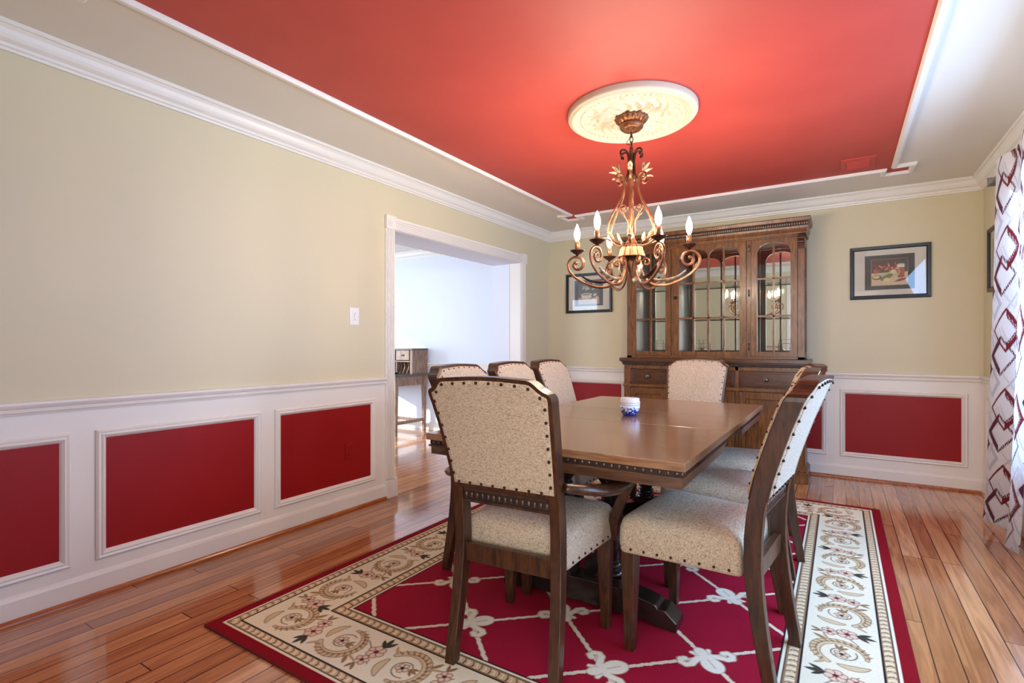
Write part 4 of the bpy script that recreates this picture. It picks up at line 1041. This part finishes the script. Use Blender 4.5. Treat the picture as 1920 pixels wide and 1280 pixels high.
# ================================================================ CURTAIN
def curtain():
    root = empty('curtain', (3.70, 4.0, 0)); tag(root, 'white curtain printed with maroon and grey overlapping diamonds, at the right wall', 'curtain')
    Wc, Hc = .76, 2.20; WH = lin(232, 230, 232); cv = Canvas(Wc, Hc, .0042, WH); GY = lin(196, 196, 202); G2 = lin(214, 210, 212)
    MRN = lin(116, 26, 36); M2 = lin(84, 24, 42)
    ring_col = []
    def dia(cx, cy, hw, hh, t0, t1, col, hatch):
        sl = cv.win(cx-hw-.03, cx+hw+.03, cy-hh-.03, cy+hh+.03); X = cv.X[sl]-cx; Y = cv.Y[sl]-cy
        q = np.abs(X)/hw+np.abs(Y)/hh; th = np.where(X > 0, t1, t0)
        d = np.where(q > 1, (q-1)*hw, (1-q)*hw-th)
        if hatch:
            st = np.sin((X*.9+Y*.32)*520); d = d+np.where((X > 0) & (st > .72), .02, 0)
        cv.put(sl, d, col, .004)
    px, py = .235, .465
    for i in range(-1, 5):
        for j in range(-1, 6):
            ox = .125+i*px; oy = .13+j*py+(.235 if i % 2 else 0)
            for dx, dy, c in ((.11, .27, GY), (.15, .18, G2), (.09, .36, G2), (.16, .07, GY)): dia(ox+dx, oy+dy, .080, .095, .014, .034, c, False)
            for q in range(8):
                t = q/8; cv.seg((ox+.14+.02*q, oy+.24+.01*q), (ox+.10+.02*q, oy+.33+.01*q), .010, .004, G2)
            dia(ox, oy, .108, .122, .040, .018, M2, True); dia(ox+.036, oy+.150, .116, .130, .016, .048, MRN, True)
    def pos(X, Y):
        z = .012+Y*(2.225-.012)/Hc; f = np.clip(Y/Hc, 0, 1); k = f**.65
        amp = .058-.037*f; c = 3.708-.045*f
        ph = 2*np.pi*X/.64
        x = c-amp*np.cos(ph)+.005*np.sin(3.1*ph+1.5*f)*(1-np.exp(-X*9)); y = 4.490-.405*k-.88*X+.010*np.sin(2*ph)
        x = np.minimum(x, 3.766)
        return x-3.70, y-4.0, z
    o = cv.mesh('panel', pos, 'cloth', root)
    mb = MB()
    for k in range(7):
        y = .195-.095*k; mb = MB()
        pts = [(.024*math.cos(2*math.pi*j/14), y+.004*math.sin(2*math.pi*j/14), 2.196+.024*math.sin(2*math.pi*j/14)) for j in range(15)]; mb.tube(pts, .003, 6); mb.build('ring', 'nickel', root)
curtain()
root = empty('curtain_rod', (3.70, 3.0, 2.196)); tag(root, 'nickel curtain rod with square finial on the right wall', 'curtain rod')
mb = MB(); mb.tube([(0, 1.42, 0), (0, -2.0, 0)], .012, 14); mb.build('rod', 'nickel', root)
mb = MB(); mb.hexa([(-.015, 1.42, -.015), (.015, 1.42, -.015), (.015, 1.42, .015), (-.015, 1.42, .015)], [(-.030, 1.475, -.030), (.030, 1.475, -.030), (.030, 1.475, .030), (-.030, 1.475, .030)]); mb.build('finial', 'nickel', root, .002)
for y in (1.33, -1.9):
    mb = MB(); mb.tube([(0, y, -.002), (.101, y, -.002)], .008, 8); mb.box(.094, .102, y-.02, y+.02, -.035, .03); mb.build('bracket', 'nickel', root)

# ================================================================ SMALL WALL FITTINGS
root = empty('light_switch', (0, 2.455, 1.285)); tag(root, 'white wall switch plate beside the wide opening', 'light switch')
mb = MB(); mb.box(0, .006, -.040, .040, 0, .118); mb.build('plate', 'plastic', root, .002)
mb = MB(); mb.box(.006, .008, -.017, .017, .024, .094); mb.box(.008, .016, -.005, .005, .05, .076); mb.build('toggle', 'plastic', root, .001)
mb = MB(); mb.box(.0081, .0088, .004, .006, .055, .085); mb.ball((.008, .003, .036), .003); mb.build('slider', 'slot', root)
root = empty('wall_outlet', (.002, 2.415, .352)); tag(root, 'red painted wall outlet in the red panel nearest the opening', 'outlet')
mb = MB(); mb.box(0, .006, -.036, .036, 0, .116); mb.build('plate', 'red', root, .002)
mb = MB()
for z in (.036, .080):
    mb.lathe([(.017, 0), (.017, .003), (0, .003)], seg=20); 
mb = MB()
for z in (.034, .082):
    rg = [[(x, .016*math.cos(2*math.pi*j/20), z+.014*math.sin(2*math.pi*j/20)) for j in range(20)] for x in (.006, .009)]; mb.rings(rg, 0, False)
    for y in (-.006, .006): mb.box(.009, .0095, y-.001, y+.001, z-.002, z+.007, 1)
    mb.ball((.009, 0, z-.007), .0022, 1, 6, 4)
mb.build('receptacle', ['red', 'slot'], root)
root = empty('ceiling_vent', (2.975, 4.42, H-.002)); tag(root, 'red painted rectangular air vent in the far right of the red ceiling field', 'ceiling vent')
mb = MB(); mb.sweep([(-.018, 0), (-.018, .006), (.010, .012), (.018, .006), (.018, 0)], [(-.085, -.105), (.085, -.105), (.085, .105), (-.085, .105)], True, 0, lambda x, y, b: (x, y, -b)); mb.build('frame', 'ceil_red', root)
mb = MB()
for k in range(9):
    y = -.09+.0225*k; mb.hexa([(-.07, y, -.001), (.07, y, -.001), (.07, y+.002, -.001), (-.07, y+.002, -.001)], [(-.07, y+.010, -.009), (.07, y+.010, -.009), (.07, y+.012, -.009), (-.07, y+.012, -.009)])
mb.build('louvre', 'ceil_red', root)

# ================================================================ DESK IN THE ADJOINING ROOM
root = empty('writing_desk', (-2.4, 4.98, 0)); tag(root, 'rustic wooden writing desk with small top hutch in the adjoining room', 'desk')
for x in (-.53, .53):
    for y in (-.265, .265):
        mb = MB(); mb.hexa([(x-.018, y-.018, 0), (x+.018, y-.018, 0), (x+.018, y+.018, 0), (x-.018, y+.018, 0)], [(x-.028, y-.028, .74), (x+.028, y-.028, .74), (x+.028, y+.028, .74), (x-.028, y+.028, .74)]); mb.build('leg', 'desk', root, .003)
mb = MB(); mb.box(-.575, .575, -.31, .31, .74, .768); mb.build('desktop', 'desk_top', root, .003)
mb = MB(); mb.box(-.53, .53, -.275, -.255, .62, .74); mb.box(-.53, .53, .255, .275, .62, .74); mb.box(-.54, -.52, -.26, .26, .62, .74); mb.box(.52, .54, -.26, .26, .62, .74); mb.build('apron', 'desk', root, .002)
for x in (-.53, .53): mb = MB(); mb.box(x-.012, x+.012, -.25, .25, .13, .17); mb.build('stretcher', 'desk', root, .002)
mb = MB(); mb.box(-.50, .50, .15, .18, .13, .17); mb.build('stretcher', 'desk', root, .002)
HB = .768
mb = MB(); mb.box(-.56, .56, .01, .31, HB+.315, HB+.335); mb.build('hutch_top', 'desk_top', root, .002)
mb = MB(); mb.box(.505, .55, .02, .30, HB, HB+.315); mb.box(-.55, -.505, .02, .30, HB, HB+.315); mb.box(-.505, .505, .285, .30, HB, HB+.315); mb.box(-.505, .505, .02, .28, HB+.155, HB+.170)
for x in (.26, -.26): mb.box(x-.008, x+.008, .02, .28, HB, HB+.315)
mb.build('hutch_case', 'desk', root, .002)
for x in (.385, 0, -.385):
    mb = MB(); w_ = .112 if x else .24; mb.box(x-w_, x+w_, .012, .03, HB+.18, HB+.308); d = mb.build('drawer', 'desk', root, .002)
    mb = MB(); mb.box(x-.022, x+.022, .004, .014, HB+.236, HB+.252); mb.build('pull', 'wire', d)
for x in (.43, .36, .30):
    mb = MB(); pts = [(.28, 0), (.03, 0), (.06, .05), (.075, .09), (.06, .14), (.045, .155), (.28, .155)]; n = len(pts)
    a = [(x-.004, y, HB+z) for y, z in pts]; b = [(x+.004, y, HB+z) for y, z in pts]
    mb.add(a+b, [list(range(n)), list(range(n, 2*n))[::-1]]+[(i, i+n, (i+1) % n+n, (i+1) % n) for i in range(n)]); mb.build('divider', 'desk', root)
mb = MB(); mb.lathe([(0, 0), (.03, 0), (.05, .012), (.062, .026), (.058, .026), (.045, .014), (0, .006)], seg=24)
o = mb.build('small_dish', 'pewter', None, 0, (-2.06, 4.90, HB+.0005)); tag(o, 'small metal dish on the writing desk', 'dish')
